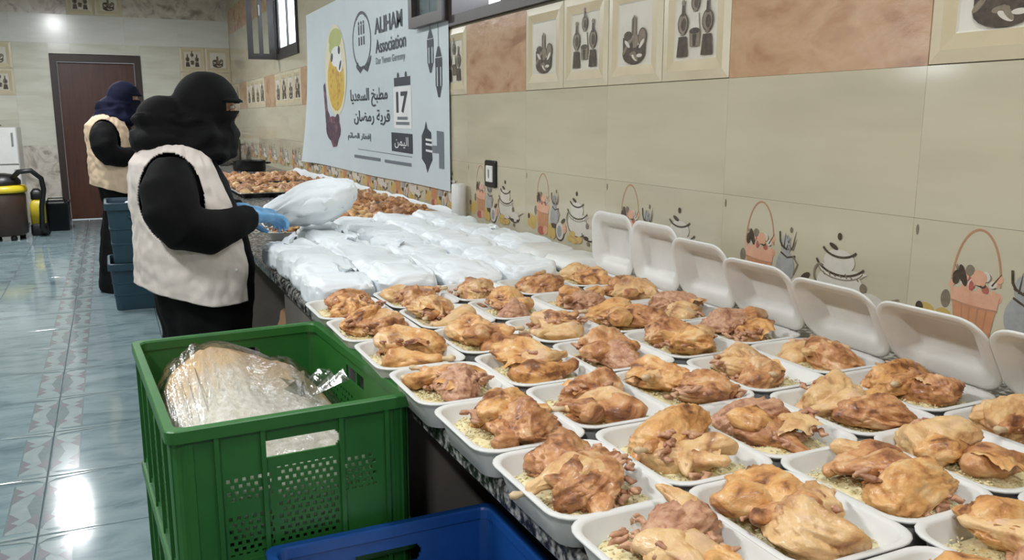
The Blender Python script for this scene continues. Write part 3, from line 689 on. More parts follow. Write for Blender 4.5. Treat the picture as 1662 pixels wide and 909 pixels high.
# ------------------------------------------------------------------ wall socket
s = tag(empty('wall_switch', (W-D, 3.676, 1.091)), 'white switch in a black frame on the tiled wall', 'switch')
MB().loft([[(-x, y, z) for y, z in rrect(.062-d, .062-d, .008)] for d, x in ((0, 0), (0, .008), (.004, .012), (.02, .012))], 0, False).build('frame', 'black_plastic', s)
MB().loft([[(-x, y, z) for y, z in rrect(.036-d, .038-d, .004)] for d, x in ((0, .010), (0, .016), (.003, .018))], 0, False).build('rocker', 'white_plastic', s)
MB().box(-.0186, -.018, -.006, .006, -.02, .02).build('rocker_mark', 'metal', s)

# ------------------------------------------------------------------ banner
BXP = W-D-.009
bn = tag(empty('banner', (BXP, 5.8, .97)), 'large pale blue printed fabric banner hanging on the tiled wall', 'banner')
b = MB(); ny, nz = 44, 16; g = []
for i in range(ny+1):
    u = i/ny
    for j in range(nz+1):
        v = j/nz; yl = 7.55+.22*(1-v)**3; y = yl+(4.19-yl)*u
        z = .965+1.235*v+.012*(1-v)*math.sin(u*9)*(u*.5); x = -.002-.0012*(1+math.sin(u*22+v*3))*.5*abs(1-v)-.05*max(0, .12-u)/.12*(1-v)**2
        g.append((x, y-5.8, z-.97))
b.add(g, [(i*(nz+1)+j, (i+1)*(nz+1)+j, (i+1)*(nz+1)+j+1, i*(nz+1)+j+1) for i in range(ny) for j in range(nz)], 0, True)
b.build('fabric', 'banner', bn)
class BP(Print):
    """prints on the banner, given directly in wall coordinates (y, z)"""
    def __init__(s): super().__init__(-.0034)
def P(y, z): return (y, z)
LAYER = [0]
def bpoly(name, mat, fn):
    p = BP(); p.step = .00002; p.n = LAYER[0]; fn(p); LAYER[0] = p.n; p.v = [(x, yy-5.8, z-.97) for x, yy, z in p.v]; p.build(name, mat, bn)
SHP = {'ا': 'FE8D FE8E', 'أ': 'FE83 FE84', 'إ': 'FE87 FE88', 'ب': 'FE8F FE90 FE91 FE92', 'ة': 'FE93 FE94', 'ت': 'FE95 FE96 FE97 FE98', 'خ': 'FEA5 FEA6 FEA7 FEA8', 'د': 'FEA9 FEAA', 'ر': 'FEAD FEAE', 'س': 'FEB1 FEB2 FEB3 FEB4', 'ص': 'FEB9 FEBA FEBB FEBC', 'ض': 'FEBD FEBE FEBF FEC0', 'ط': 'FEC1 FEC2 FEC3 FEC4', 'ع': 'FEC9 FECA FECB FECC', 'ف': 'FED1 FED2 FED3 FED4', 'ق': 'FED5 FED6 FED7 FED8', 'ل': 'FEDD FEDE FEDF FEE0', 'م': 'FEE1 FEE2 FEE3 FEE4', 'ن': 'FEE5 FEE6 FEE7 FEE8', 'ي': 'FEF1 FEF2 FEF3 FEF4', 'ئ': 'FE89 FE8A FE8B FE8C'}
def arabic(t):
    out = []
    for wd in t.split(' '):
        r = []
        for i, ch in enumerate(wd):
            f = [chr(int(q, 16)) for q in SHP[ch].split()]
            prev = i > 0 and len(SHP[wd[i-1]].split()) == 4; nxt = i < len(wd)-1 and len(f) == 4
            r.append(f[3] if prev and nxt else f[1] if prev else f[2] if nxt else f[0])
        out.append(''.join(reversed(r)))
    return ' '.join(reversed(out))
def text_mesh(body, w, h, mat, bold=0.0):
    cu = bpy.data.curves.new('txt', 'FONT'); cu.body = body; cu.offset = bold; cu.resolution_u = 3
    o = bpy.data.objects.new('txt', cu); COL.objects.link(o); dg = bpy.context.evaluated_depsgraph_get(); dg.update()
    me = bpy.data.meshes.new_from_object(o.evaluated_get(dg)); bpy.data.objects.remove(o)
    if not me.vertices: return me
    xs = [v.co.x for v in me.vertices]; ys = [v.co.y for v in me.vertices]; x0, x1, y0, y1 = min(xs), max(xs), min(ys), max(ys)
    for v in me.vertices: v.co = (0, -(v.co.x-x0)/(x1-x0)*w, (v.co.y-y0)/(y1-y0)*h)
    me.materials.clear(); me.materials.append(MATS[mat]); return me
def text(body, y_left, z_bot, w, h, mat='ink', bold=.01, x=-.0058): 
    return put('lettering', text_mesh(body, w, h, mat, bold), bn, (x, y_left-5.8, z_bot-.97))
text('ALIHAM', 5.50, 1.872, .57, .098, 'ink', .02)
text('Association', 5.49, 1.752, .62, .085, 'ink', .012)
text('Der Yemen Germany', 5.49, 1.672, .60, .055, 'ink_grey', .012)
text(arabic('مطبخ السعديا'), 6.16, 1.42, .90, .125, 'ink', .012)
text(arabic('قرية رمضان'), 6.08, 1.30, .86, .10, 'ink', .012)
text(arabic('إفطار الصائم'), 6.27, 1.185, .62, .06, 'ink', .012)
text('17', 5.08, 1.376, .22, .125, 'ink', .03)
bpoly('calendar_sheet', 'ink_white', lambda p: p.poly([P(-5.14, 1.285), P(-4.80, 1.285), P(-4.80, 1.53), P(-5.14, 1.53)], 0))
bpoly('calendar_header', 'ink', lambda p: (p.poly([P(-5.12, 1.535), P(-4.81, 1.535), P(-4.81, 1.585), P(-5.12, 1.585)], 0), p.el(-5.04, 1.595, .02, .02, 0), p.el(-4.89, 1.595, .02, .02, 0)))
bpoly('calendar_line', 'ink_grey', lambda p: (p.stroke([P(-5.07, 1.345), P(-4.87, 1.345)], .018, 0), p.stroke([P(-5.10, 1.315), P(-4.84, 1.315)], .018, 0)))
bpoly('date_box', 'ink', lambda p: p.poly([P(-5.2, 1.145), P(-4.79, 1.14), P(-4.79, 1.255), P(-5.2, 1.26)], 0))
text(arabic('اليمن'), 5.13, 1.165, .27, .07, 'ink_white', .01, -.0062)
bpoly('footer_line', 'ink_grey', lambda p: (p.stroke([P(-6.11, 1.077), P(-5.45, 1.077)], .022, 0), p.stroke([P(-5.36, 1.075), P(-4.82, 1.075)], .02, 0), p.stroke([P(-6.0, 1.13), P(-4.8, 1.122)], .004, 0)))
def emblem(p):
    p.arc(-5.825, 1.86, .225, .18, 0, 360, .016, 0, 40)
    p.arc(-5.825, 1.99, .12, .05, 20, 160, .02, 0)
    for k in (-.06, .0, .06): p.stroke([P(-5.825+k, 1.90), P(-5.825+k, 1.96)], .03, 0); p.stroke([P(-5.825+k, 1.83), P(-5.825+k, 1.885)], .03, 0); p.el(-5.825+k, 1.975, .016, .012, 0)
    p.stroke([P(-5.97, 1.69), P(-5.88, 1.665), P(-5.80, 1.685), P(-5.70, 1.665), P(-5.62, 1.73), P(-5.6, 1.75)], [.01, .035, .02, .035, .03, .008], 0)
    p.el(-5.95, 1.705, .03, .012, 0, 20); p.el(-5.70, 1.70, .035, .014, 0, 50)
bpoly('emblem', 'ink', emblem)
def lantern(u, t, bt):
    def f(p):
        h = t-bt; p.poly([P(u-.012, t), P(u+.012, t), P(u+.045, t-.2*h), P(u-.045, t-.2*h)], 0)
        p.poly([P(u-.05, t-.22*h), P(u+.05, t-.22*h), P(u+.05, t-.4*h), P(u-.05, t-.4*h)], 0)
        p.poly([P(u-.042, t-.78*h), P(u+.042, t-.78*h), P(u+.012, bt), P(u-.012, bt)], 0)
        p.stroke([P(u-.042, t-.4*h), P(u-.042, t-.78*h)], .012, 0); p.stroke([P(u+.042, t-.4*h), P(u+.042, t-.78*h)], .012, 0); p.stroke([P(u, t-.4*h), P(u, t-.78*h)], .03, 0)
        p.stroke([P(u, t), P(u, t+.3)], .005, 0)
    return f
bpoly('lantern_print', 'ink', lantern(-4.46, 1.81, 1.587)); bpoly('lantern_print', 'ink', lantern(-4.335, 1.715, 1.455))
def ornament(p):
    p.poly([P(-4.55, 1.33), P(-4.53, 1.29), P(-4.47, 1.27), P(-4.455, 1.12), P(-4.5, 1.085), P(-4.54, 1.045), P(-4.57, 1.09), P(-4.63, 1.12), P(-4.625, 1.25), P(-4.575, 1.29)], 0)
bpoly('ornament_print', 'ink', ornament)
def mosque(p):
    p.poly([P(-4.38, 1.2), P(-4.275, 1.2), P(-4.275, 1.275), P(-4.38, 1.28)], 0); p.poly([P(-4.46, 1.16), P(-4.275, 1.16), P(-4.275, 1.2), P(-4.46, 1.2)], 0); p.poly([P(-4.35, 1.08), P(-4.275, 1.08), P(-4.275, 1.16), P(-4.35, 1.16)], 0)
bpoly('skyline_print', 'ink_grey', mosque)
bpoly('ornament_line', 'ink_white', lambda p: [p.stroke([P(-4.56, z), P(-4.45, z-.004)], .012, 0) for z in (1.23, 1.205, 1.17)])
bpoly('plate_print', 'ink_cream', lambda p: p.el(-6.58, 1.70, .33, .335, 0, n=40))
bpoly('food_print', 'ink_gold', lambda p: (p.el(-6.58, 1.62, .26, .22, 0, n=30)))
bpoly('herb_print', 'ink_green', lambda p: (p.el(-6.56, 1.93, .2, .075, 0), p.el(-6.66, 1.87, .1, .05, 0)))
bpoly('rice_print', 'ink_white', lambda p: (p.el(-6.55, 1.80, .16, .075, 0), p.el(-6.45, 1.74, .09, .06, 0)))
bpoly('leaf_print', 'ink', lambda p: (p.el(-6.68, 1.80, .04, .03, 0, 30), p.el(-6.45, 1.84, .035, .03, 0), p.el(-6.43, 1.73, .05, .02, 0, 40)))
bpoly('flower_print', 'ink_purple', lambda p: (p.el(-6.72, 1.26, .24, .10, 0), p.poly([P(-6.9, 1.24), P(-6.5, 1.24), P(-6.62, 1.13), P(-6.75, 1.12)], 0), p.poly([P(-7.0, 1.6), P(-6.94, 1.62), P(-6.86, 1.3), P(-6.95, 1.25)], 0), p.el(-6.6, 1.30, .1, .06, 0, 40), p.el(-6.86, 1.33, .1, .05, 0, -40)))

# ------------------------------------------------------------------ crates
def lattice(L, H, th, nu, nv, hole):
    """upright panel in the x-z plane with real openings"""
    b = MB(); du, dv = L/nu, H/nv; S = [[not hole((i+.5)/nu, (j+.5)/nv, i, j) for j in range(nv)] for i in range(nu)]
    ok = lambda i, j: 0 <= i < nu and 0 <= j < nv and S[i][j]
    idx = {}
    def vt(i, j, k):
        if (i, j, k) not in idx: idx[(i, j, k)] = len(b.v); b.v.append((-L/2+i*du, -th/2 if k == 0 else th/2, j*dv))
        return idx[(i, j, k)]
    def fc(*q): b.f.append(tuple(q)); b.m.append(0); b.sm.append(False)
    for i in range(nu):
        for j in range(nv):
            if not S[i][j]: continue
            fc(vt(i, j, 0), vt(i+1, j, 0), vt(i+1, j+1, 0), vt(i, j+1, 0)); fc(vt(i, j, 1), vt(i, j+1, 1), vt(i+1, j+1, 1), vt(i+1, j, 1))
            if not ok(i-1, j): fc(vt(i, j, 0), vt(i, j+1, 0), vt(i, j+1, 1), vt(i, j, 1))
            if not ok(i+1, j): fc(vt(i+1, j, 0), vt(i+1, j, 1), vt(i+1, j+1, 1), vt(i+1, j+1, 0))
            if not ok(i, j-1): fc(vt(i, j, 0), vt(i, j, 1), vt(i+1, j, 1), vt(i+1, j, 0))
            if not ok(i, j+1): fc(vt(i, j+1, 0), vt(i+1, j+1, 0), vt(i+1, j+1, 1), vt(i, j+1, 1))
    return b
def hole_short(u, v, i, j):
    if .33 < u < .69 and .77 < v < .90:
        a = min(u-.33, .69-u)*.433; c = abs(v-.835)*.283
        if a > .018 or (a-.018)**2+c**2 < .0185**2: return True
        return False
    lat = j % 3 != 2 and (i+2*((j//3) % 2)) % 4 < 2
    if .40 < u < .67 and .13 < v < .70: return lat
    if .17 < u < .37 and (.5 < v < .68 or .1 < v < .4): return lat
    if .70 < u < .86 and .42 < v < .68: return lat
    return False
def hole_long(u, v, i, j):
    if .40 < u < .60 and .77 < v < .90: return True
    lat = j % 2 == 0 and (i+2*((j//2) % 2)) % 4 < 2
    for a in (.1, .3, .5, .7):
        if a+.015 < u < a+.185 and .15 < v < .68: return lat
    return False
_cr = {}
def crate(loc, mat, label, cat='crate', group=None, w=.433, l=.655, h=.283, rz=0):
    c = tag(empty('plastic_crate', loc, rz), label, cat, group)
    if mat not in _cr:
        d = {}
        d['s'] = lattice(w-.05, h-.03, .005, 116, 66, hole_short).mesh('end_wall', [mat]); d['l'] = lattice(l-.05, h-.03, .005, 120, 32, hole_long).mesh('side_wall', [mat])
        d['b'] = MB().loft([[(x, y, z) for x, y in rrect(w/2-.012-q, l/2-.012-q, .02)] for q, z in ((.008, 0), (0, .006), (0, .014))], 0, False).mesh('base', [mat])
        o = lambda q, z: [(x, y, z) for x, y in rrect(w/2-q, l/2-q, .02)]
        d['r'] = MB().loft([o(.013, h-.022), o(0, h-.022), o(0, h-.002), o(.002, h), o(.016, h), o(.018, h-.004), o(.018, h-.022)], 0, False, False).mesh('rim', [mat])
        d['f'] = MB().loft([o(.02, .008), o(.006, .008), o(.006, .03), o(.02, .03)], 0, False, False).mesh('foot_rail', [mat])
        p = []
        for q in range(9): a = R(90*q/8); p.append((math.cos(a), math.sin(a)))
        ro, ri = .036, .030
        d['p'] = MB().loft([[(x*ro, y*ro, z) for x, y in p]+[(x*ri, y*ri, z) for x, y in reversed(p)] for z in (.01, h-.02)], 0, False).mesh('corner_post', [mat])
        d['v'] = MB().loft([[(-.004, -.004, z), (.004, -.004, z), (.004, .004, z), (-.004, .004, z)] for z in (.02, h-.022)], 0, False).mesh('rib', [mat])
        _cr[mat] = d
    d = _cr[mat]
    put('base', d['b'], c)
    for s in (-1, 1):
        put('end_wall', d['s'], c, (0, s*(l/2-.011), .012), (0, 0, 0 if s < 0 else math.pi)); put('side_wall', d['l'], c, (s*(w/2-.011), 0, .012), (0, 0, R(90)*s))
        for u in (-.138, -.062, .075, .16): put('rib', d['v'], c, (u, s*(l/2-.006), 0))
        for u in (-.25, -.128, 0, .128, .25): put('rib', d['v'], c, (s*(w/2-.006), u*l/.655, 0))
        for q in (-1, 1): put('corner_post', d['p'], c, (s*(w/2-.042), q*(l/2-.042), 0), (0, 0, {(1, 1): 0, (-1, 1): R(90), (-1, -1): R(180), (1, -1): R(270)}[(s, q)]))
    put('rim', d['r'], c); put('foot_rail', d['f'], c)
    return c
GX, GY = .244, 1.752; CH = .2835
for k in range(3): crate((GX, GY, CH*k), 'crate_green', ['green plastic crate at the foot of the stack', 'green plastic crate in the middle of the stack', 'topmost green plastic crate, holding a clear bag of food'][k], group='stacked green crates', l=.655, rz=R(3))
BLX, BLY = .405, 1.195
for k in range(2): crate((BLX, BLY, .3085*k), 'crate_blue', ['lower blue plastic crate on the floor beside the counter', 'upper blue plastic crate in front of the green stack'][k], group='stacked blue crates', h=.308, l=.45)
# clear bag of rice and bread in the top green crate
gz = CH*2
bagc = tag(empty('food_bag', (GX-.008, GY, gz+.016), R(3)), 'clear plastic bag of rice and bread in the top green crate', 'bag')
m, nt, bb_ = new_mat('bag_fill'); bb_.inputs['Roughness'].default_value = .5
vec, w_ = coords(nt); sx_ = nt.nodes.new('ShaderNodeSeparateXYZ'); nt.links.new(vec, sx_.inputs[0])
n1 = tex_noise(nt, vec, w_, 16, 6); n2 = tex_noise(nt, vec, w_, 75, 4); ma = nt.nodes.new('ShaderNodeMath'); ma.operation = 'MULTIPLY_ADD'; ma.inputs[1].default_value = .35; nt.links.new(n1.outputs['Fac'], ma.inputs[0]); nt.links.new(sx_.outputs['Y'], ma.inputs[2])
mr_ = nt.nodes.new('ShaderNodeMapRange'); mr_.inputs[1].default_value = .13; mr_.inputs[2].default_value = .27; nt.links.new(ma.outputs[0], mr_.inputs[0])
def ramp_(n, cs):
    r = nt.nodes.new('ShaderNodeValToRGB'); r.color_ramp.elements[0].position = .36; r.color_ramp.elements[1].position = .64
    r.color_ramp.elements[0].color = (*cs[0], 1); r.color_ramp.elements[1].color = (*cs[1], 1); nt.links.new(n.outputs['Fac'], r.inputs[0]); return r
ra = ramp_(n2, (srgb(212, 206, 190), srgb(240, 237, 228))); rb = ramp_(n1, (srgb(176, 132, 88), srgb(224, 196, 150)))
mxc = nt.nodes.new('ShaderNodeMix'); mxc.data_type = 'RGBA'; nt.links.new(mr_.outputs[0], mxc.inputs[0]); nt.links.new(ra.outputs[0], mxc.inputs[6]); nt.links.new(rb.outputs[0], mxc.inputs[7]); nt.links.new(mxc.outputs[2], bb_.inputs['Base Color'])
bp_ = nt.nodes.new('ShaderNodeBump'); bp_.inputs['Strength'].default_value = .8; bp_.inputs['Distance'].default_value = .008; nt.links.new(n2.outputs['Fac'], bp_.inputs['Height']); nt.links.new(bp_.outputs[0], bb_.inputs['Normal'])
def heap(extra, zt=0):
    def fn(v):
        def se(a, e): return math.copysign(abs(a)**e, a)
        px, py = se(v.x, .5), se(v.y, .36)
        p = Vector((px*(.176+extra), py*(.285+extra)-.016, 0)); e = max(0, 1-px*px)**.4
        top = .165+.105*e*math.exp(-((py-.42)/.42)**2)*(1-.35*px)+.035*e*math.exp(-((py+.3)/.4)**2)-.02*px+.022*N((px, py, 0), 2.2, 3)+.012*N((px, py, 0), 6, 1)+zt
        s = se(max(-1, v.z), .55); p.z = top*(s*.5+.5) if s > 0 else top*.5*(1+s)
        return p
    return fn
put('bag_contents', blob('bag_contents', heap(0), ['bag_fill'], 5), bagc)
def film(v):
    p = heap(.012, .012)(v); k = 1+.05*N(v, 4, 7)+.03*N(v, 9, 2); p.z = max(.001, p.z*k); p.x = max(-.195, min(.195, p.x*(1+.03*N(v, 6, 1)))); return p
put('bag_film', blob('bag_film', film, ['clear_film'], 5), bagc)
b = MB(); rings = []
for i in range(7):
    k = i/6; rings.append([(.13+.02*k+(.012+.05*k)*math.cos(2*math.pi*j/20)*(1+.25*math.sin(3*j)), -.05+(.012+.04*k)*math.sin(2*math.pi*j/20), .22+.035*k+.01*math.sin(2.2*j)*k) for j in range(20)])
b.loft(rings, 0, True, False); b.build('bag_neck', 'clear_film', bagc, (-.03, .02, -.025))
# white bag in the blue crate
def fn(v):
    p = Vector((v.x*.17, v.y*.17, (v.z+1)*.115)); p *= 1+.07*N(v, 2, 5)+.05*N(v, 6, 3); p.z = max(.001, p.z); return p
o = put('plastic_sack', blob('plastic_sack', fn, ['plastic_bag'], 5), None, (BLX, BLY-.01, .327)); tag(o, 'crumpled white plastic sack inside the upper blue crate', 'bag')

# ------------------------------------------------------------------ dark bins behind the person
def bin_(loc, w, l, h, label, lid):
    c = tag(empty('storage_bin', loc), label, 'bin', 'stacked dark bins')
    ring = lambda q, z: [(x, y, z) for x, y in rrect(w/2-q, l/2-q, .04)]
    MB().loft([ring(.03, 0), ring(.025, .004), ring(.004, h-.05), ring(-.012, h-.05), ring(-.012, h-.004), ring(-.008, h), ring(.006, h), ring(.012, h-.02), ring(.035, .012)], 0, False).build('body', 'crate_teal', c)
    for z in (.3, .55): MB().loft([ring(.03-.026*z-.002, h*z), ring(.03-.026*z-.008, h*z+.004), ring(.03-.026*z-.008, h*z+.016), ring(.03-.026*z-.002, h*z+.02)], 0, False, False).build('rib', 'crate_teal', c)
    for s in (-1, 1): MB().tube([(-.06, s*(l/2+.006), h-.09), (-.05, s*(l/2+.02), h-.1), (.05, s*(l/2+.02), h-.1), (.06, s*(l/2+.006), h-.09)], .008, 8).build('handle', 'crate_teal', c)
    return c
bin_((.15, 6.75, 0), .42, .48, .34, 'lower dark teal plastic bin on the floor behind the nearer person', False)
bin_((.145, 6.75, .335), .39, .46, .43, 'upper dark teal plastic bin holding a white bag', False)
def fn(v):
    p = Vector((v.x*.14, v.y*.17, (v.z+1)*.2)); return p*(1+.1*N(v, 2, 8)+.06*N(v, 5, 3))
o = put('plastic_sack', blob('plastic_sack', fn, ['plastic_bag'], 4), None, (.145, 6.75, .36)); tag(o, 'white plastic bag poking out of the dark teal bin', 'bag')

# ------------------------------------------------------------------ people
PROF = [(0.0, .0, .21, .24), (.03, .0, .21, .24), (.3, .0, .18, .215), (.6, .018, .15, .19), (.72, .012, .17, .2), (.85, .012, .178, .205), (1.0, -.012, .165, .195), (1.12, -.032, .15, .188), (1.19, -.045, .13, .172), (1.245, -.04, .095, .13), (1.28, -.015, .066, .075), (1.32, .01, .06, .062)]
def prof(z):
    for a, b in zip(PROF, PROF[1:]):
        if a[0] <= z <= b[0]:
            k = (z-a[0])/(b[0]-a[0]); return [a[i]*(1-k)+b[i]*k for i in (1, 2, 3)]
    return list(PROF[-1][1:])
def person(loc, sc, label, vestmat, scarfmat, hump, glovem, bendz=0, rz=0, seed=0):
    e = tag(empty('person', loc, rz, None, sc), label, 'person')
    ARM = lambda s: [(-.075, s*.14, 1.185), (-.092, s*.205, 1.11), (-.09, s*.24, 1.05), (-.06, s*.25, .995), (.02, s*.23, .975), (.10, s*.18, .99), (.168, s*.12, 1.008)]
    # body: one continuous figure
    b = MB(); ring = lambda z, cx, rx, ry: [(cx+rx*math.cos(2*math.pi*j/28), ry*math.sin(2*math.pi*j/28), z) for j in range(28)]
    b.loft([ring(z, cx, rx, ry) for z, cx, rx, ry in ((.80, .0, .12, .15), (.95, -.015, .11, .135), (1.1, -.035, .11, .15), (1.2, -.04, .08, .13), (1.25, -.025, .055, .06), (1.31, .02, .048, .05))])
    for s in (-1, 1):
        b.tube([(0, s*.075, .84), (.02, s*.08, .45), (.0, s*.08, .08)], [.085, .058, .04], 14); b.ell((.04, s*.08, .035), (.11, .042, .035))
        a = ARM(s); b.tube(a, [.05, .045, .042, .038, .036, .032, .026], 12)
    b.ell((.06, 0, 1.385), (.088, .075, .112)); b.ell((.1, 0, 1.335), (.05, .05, .055)); b.ell((.152, 0, 1.365), (.018, .013, .022)); b.ell((.135, 0, 1.405), (.02, .045, .012))
    body = put('body', remeshed(b, .012, 3, 'body', ['skin']), e)
    for s in (-1, 1):
        MB().ell((.138, s*.032, 1.386), (.012, .014, .009), 12, 8).build('eye', 'eye_white', body); MB().ell((.147, s*.032, 1.386), (.005, .006, .006), 10, 6).build('pupil', 'eye_dark', body)
    # abaya
    b = MB(); b.loft([ring(*q) for q in PROF])
    for s in (-1, 1): b.tube(ARM(s), [.07, .09, .092, .085, .074, .06, .045], 16)
    def fold(p, n):
        k = max(0, min(1, (1.0-p.z)/.6)); a = math.atan2(p.y, p.x); f = .010*k*math.sin(a*9+3*N(p, 2, seed))+.007*N(p, 9, seed)+.004*N(p, 20, seed); return p+n*f if p.z > .01 else p
    put('abaya', remeshed(b, .011, 4, 'abaya', ['black_cloth'], fold), e)
    # head scarf and face veil
    b = MB(); b.ell((.06, 0, 1.392), (.112, .104, .116), 28, 18); b.ell((.085, 0, 1.33), (.078, .078, .085)); b.ell((.088, 0, 1.27), (.062, .08, .075)); b.ell((-.01, 0, 1.32), (.11, .105, .085))
    b.loft([ring(z, cx, rx, ry) for z, cx, rx, ry in ((1.215, .0, .15, .15), (1.25, -.01, .145, .15), (1.3, .01, .115, .12), (1.36, .03, .1, .1))])
    if hump: b.ell((-.085, .0, 1.34), (.09, .105, .085)); b.ell((-.07, -.0, 1.275), (.12, .14, .06)); b.ell((.03, -.03, 1.27), (.1, .12, .07))
    else: b.ell((-.03, 0, 1.28), (.09, .1, .05))
    def fold2(p, n):
        q = (p.x*.8+p.z*1.2, p.y*.6, p.z*.8-p.x*.8); return p+n*(.016*(1-2.2*abs(N(q, 10, seed+2)))+.008*N(p, 20, seed))*(1 if p.z < 1.36 else .12)
    me = remeshed(b, .009, 9, 'head_scarf', [scarfmat], fold2)
    import bmesh
    bm = bmesh.new(); bm.from_mesh(me)
    bmesh.ops.delete(bm, geom=[f for f in bm.faces if 1.374 < f.calc_center_median().z < 1.398 and f.calc_center_median().x > .115], context='FACES'); bm.to_mesh(me); bm.free()
    sf = put('head_scarf', me, e)
    # cap peak above the eyes
    b = MB(); rings = []
    for k, (x, z) in enumerate(((0, 0), (.012, -.002), (.024, -.010), (.024, -.016), (.012, -.010), (0, -.008))): 
        rings.append([(.06+(.098+x*math.cos(R(a))**.5 if abs(a) < 90 else .098)*math.cos(R(a)), (.098+.2*x)*math.sin(R(a)), 1.418+z) for a in range(-75, 76, 10)])
    b.loft(rings+[rings[0]], 0, True, False, False); b.build('cap_peak', scarfmat, e)
    # open waistcoat with armholes
    b = MB(); na, nz = 216, 110; OPEN = 50; g = {}
    for j in range(nz+1):
        z = .722+(1.268-.722)*j/nz; cx, rx, ry = prof(z); fl = .03*max(0, (.95-z)/.25)
        for i in range(na+1):
            a = R(OPEN+(360-2*OPEN)*i/na); back = max(0, -math.cos(a)); o = .024+.012*N((math.cos(a)*2, math.sin(a)*2, z*4), 1.5, seed)+.006*N((math.cos(a)*2, math.sin(a)*2, z*6), 4, seed)
            zz = z+.06*back*(1-j/nz)
            g[i, j] = (cx+(rx+o+fl*back)*math.cos(a), (ry+o+.008)*math.sin(a), zz)
    idx = {}; vs = []; fs = []
    def vid(k):
        if k not in idx: idx[k] = len(vs); vs.append(g[k])
        return idx[k]
    for i in range(na):
        for j in range(nz):
            q = [(i, j), (i+1, j), (i+1, j+1), (i, j+1)]; c = sum((Vector(g[k]) for k in q), Vector())/4
            if abs(c.y) > .07 and ((c.x+.085)/.098)**2+((c.z-1.085)/.15)**2 < 1: continue
            fs.append([vid(k) for k in q])
    b.add(vs, fs, 0, True); v_ = b.build('waistcoat', vestmat, e)
    md = v_.modifiers.new('thick', 'SOLIDIFY'); md.thickness = .006; md.offset = 1
    for z in (.84, .97): 
        cx, rx, ry = prof(z); a = R(-66); MB().ell((cx+(rx+.03)*math.cos(a), (ry+.036)*math.sin(a), z), (.008, .008, .008), 10, 8).build('button', 'white_plastic', v_)
    # hands
    for s in (-1, 1):
        h = MB(); h.ell((.045, 0, 0), (.048, .038, .018)); h.tube([(-.03, 0, 0), (.02, 0, 0)], [.027, .03], 12)
        for q, L in enumerate((.068, .078, .074, .058)):
            y = (.028-.019*q); h.tube([(.075, y, 0), (.085+L*.35, y*1.1, -.004), (.083+L*.68, y*1.1, -.022), (.075+L*.78, y*1.08, -.045)], [.0095, .009, .0085, .0065], 8)
        h.tube([(.025, .03*(-s)*-1 if 0 else .034, -.002), (.05, .055, -.014), (.075, .052, -.032), (.09, .04, -.04)], [.012, .011, .010, .007], 8)
        me = remeshed(h, .0045, 2, 'glove', [glovem])
        o = put('glove', me, e, (.175, s*.115, 1.008), (R(20)*s, R(8), R(25)*-s), (1, -s if s > 0 else 1, 1))
    return e
person((.262, 3.2, 0), 1.0, 'person in black veil, pale waistcoat and blue gloves packing food at the counter', 'vest_white', 'black_cloth', True, 'glove', seed=1)
person((.075, 7.4, 0), 1.08, 'person in navy head covering and beige waistcoat, farther back near the brown door', 'vest_beige', 'navy_cloth', False, 'glove', seed=5)
# big white bag held by the person
def fn(v):
    def se(a, e): return math.copysign(abs(a)**e, a)
    p = Vector((v.x*.21, v.y*.15, se(v.z, .75)*.08)); p.z *= 1-.35*max(0, -v.x); p.z += .02*v.x; p.y *= 1-.4*max(0, -v.x)
    p *= 1+.09*N(v, 1.7, 2)+.05*N(v, 4, 6); p.z -= .012*max(0, .15-abs(N(v, 2.5, 12)))/.15; return p
o = put('plastic_bag', blob('plastic_bag', fn, ['plastic_bag'], 5), None, (.715, 3.46, 1.01), (0, R(-8), R(10))); tag(o, 'large puffed white plastic bag held open by the nearer person', 'bag')

# ------------------------------------------------------------------ far-end clutter
v = tag(empty('drum_vacuum', (-1.12, 11.05, 0)), 'brown drum vacuum cleaner with yellow rim and black hose by the far wall', 'vacuum cleaner')
MB().lathe([(.001, .05), (.2, .05), (.23, .07), (.235, .5), (.22, .53)], seg=28).build('drum', 'drum_brown', v)
MB().lathe([(.22, .53), (.25, .53), (.255, .56), (.24, .6), (.2, .61)], seg=28).build('rim_ring', 'yellow_plastic', v)
MB().lathe([(.2, .60), (.2, .66), (.15, .72), (.06, .74), (.001, .74)], seg=28).build('motor_head', 'black_plastic', v)
MB().tube([(.1, -.1, .66), (.2, -.16, .76), (.32, -.16, .77), (.41, -.12, .68), (.42, -.06, .55), (.38, 0, .35), (.36, .05, .1), (.42, .1, .03)], .028, 10).build('hose', 'black_plastic', v)
for a in (30, 120, 210, 300): MB().lathe([(.001, 0), (.03, 0), (.035, .03), (.02, .06)], (.18*math.cos(R(a)), .18*math.sin(R(a)), 0), 12).build('wheel', 'black_plastic', v)
v = tag(empty('yellow_canister', (-.80, 11.32, 0)), 'yellow and black canister standing beside the brown drum', 'canister')
MB().loft([[(x, y, z) for x, y in rrect(.085-d, .1-d, .03)] for d, z in ((.01, 0), (0, .02), (0, .12), (.01, .14))], 0, True).build('foot', 'black_plastic', v)
MB().loft([[(x, y, z) for x, y in rrect(.078-d, .09-d, .03)] for d, z in ((0, .14), (0, .36), (.03, .42))], 0, True).build('tank', 'yellow_plastic', v)
MB().loft([[(x, y, z) for x, y in rrect(.06-d, .07-d, .03)] for d, z in ((0, .42), (.0, .5), (.03, .54))], 0, True).build('cap', 'black_plastic', v)
v = tag(empty('black_bin', (-.62, 11.75, 0)), 'low black plastic tub beside the door frame', 'tub')
MB().loft([[(x, y, z) for x, y in rrect(.12+d, .14+d, .04)] for d, z in ((0, 0), (.01, .32), (.02, .32), (.02, .35), (.0, .35), (-.01, .02))], 0, True).build('body', 'black_plastic', v)
MB().tube([(-.1, -.165, .34), (-.08, -.18, .40), (.08, -.18, .40), (.1, -.165, .34)], .008, 8).build('handle', 'black_plastic', v)
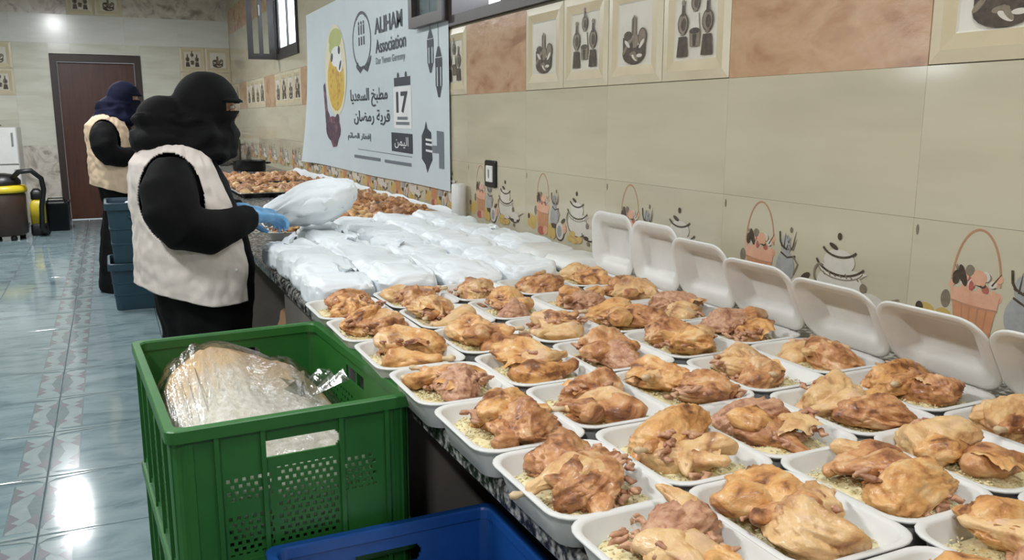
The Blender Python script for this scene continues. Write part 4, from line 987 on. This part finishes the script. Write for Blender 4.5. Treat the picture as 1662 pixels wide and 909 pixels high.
v = tag(empty('small_fridge', (-1.32, 12.32, 0)), 'low white refrigerator against the far wall behind the drum', 'refrigerator')
MB().loft([[(x, y, z) for x, y in rrect(.33, .30, .02)] for z in (.03, 1.23)], 0, False).build('body', 'white_plastic', v)
for z0, z1 in ((.06, .78), (.80, 1.22)):
    d = MB().loft([[(x, y-.32, z) for x, y in rrect(.325, .018, .012)] for z in (z0, z1)], 0, False).build('fridge_door', 'white_plastic', v)
    MB().box(.27, .29, -.36, -.338, z1-.2, z1-.05).build('handle', 'metal', d)
for s in (-1, 1):
    for t_ in (-1, 1): MB().lathe([(.02, 0), (.02, .03)], (s*.28, t_*.25, 0), 10).build('foot', 'black_plastic', v)
# far counter things
def pot(loc, r, h, mat, label):
    v = tag(empty('cooking_pot', loc), label, 'pot'); MB().lathe([(.001, 0), (r*.95, 0), (r, .02), (r, h), (r+.012, h+.004), (r-.006, h), (r-.01, .02), (.001, .012)], seg=28).build('body', mat, v)
    for s in (-1, 1): MB().tube([(s*r, -.05, h*.75), (s*(r+.04), -.04, h*.78), (s*(r+.04), .04, h*.78), (s*r, .05, h*.75)], .008, 8).build('handle', mat, v)
    return v
pot((1.28, 9.0, CZ), .16, .10, 'black_plastic', 'shallow black pan on the counter below the far window')
pot((1.05, 10.2, CZ), .2, .2, 'metal', 'wide steel pot at the far end of the counter')
pot((1.3, 11.2, CZ), .2, .26, 'metal', 'taller steel pot beside the far wall on the counter')
for k, (x, y) in enumerate(((.85, 8.6), (.9, 9.4))):
    for q in range(4):
        o = put('foam_tray', ME_TRAY, None, (x, y, CZ+.012*q)); tag(o, 'empty white foam tray in the %s far stack, %s from the bottom' % (['nearer', 'farther'][k], ['first', 'second', 'third', 'topmost, fourth'][q]), 'food tray', 'empty stacked trays')
# scraps under the counter
def sack(loc, r, mat, label, seed):
    def fn(v): p = Vector((v.x*r[0], v.y*r[1], (v.z+1)*r[2])); p = p*(1+.12*N(v, 2, seed)+.06*N(v, 5, seed)); p.z = max(.001, p.z); return p
    o = put('sack', blob('sack', fn, [mat], 4), None, loc); tag(o, label, 'bag')
sack((.78, 3.5, 0), (.17, .2, .2), 'carton', 'brown sack stored under the counter beside the person', 2)
sack((.8, 4.05, 0), (.16, .2, .24), 'carton', 'large brown sack stored under the counter behind the person', 4)
sack((.62, 3.22, 0), (.06, .09, .24), 'yellow_plastic', 'yellow packet under the counter by the person', 6)
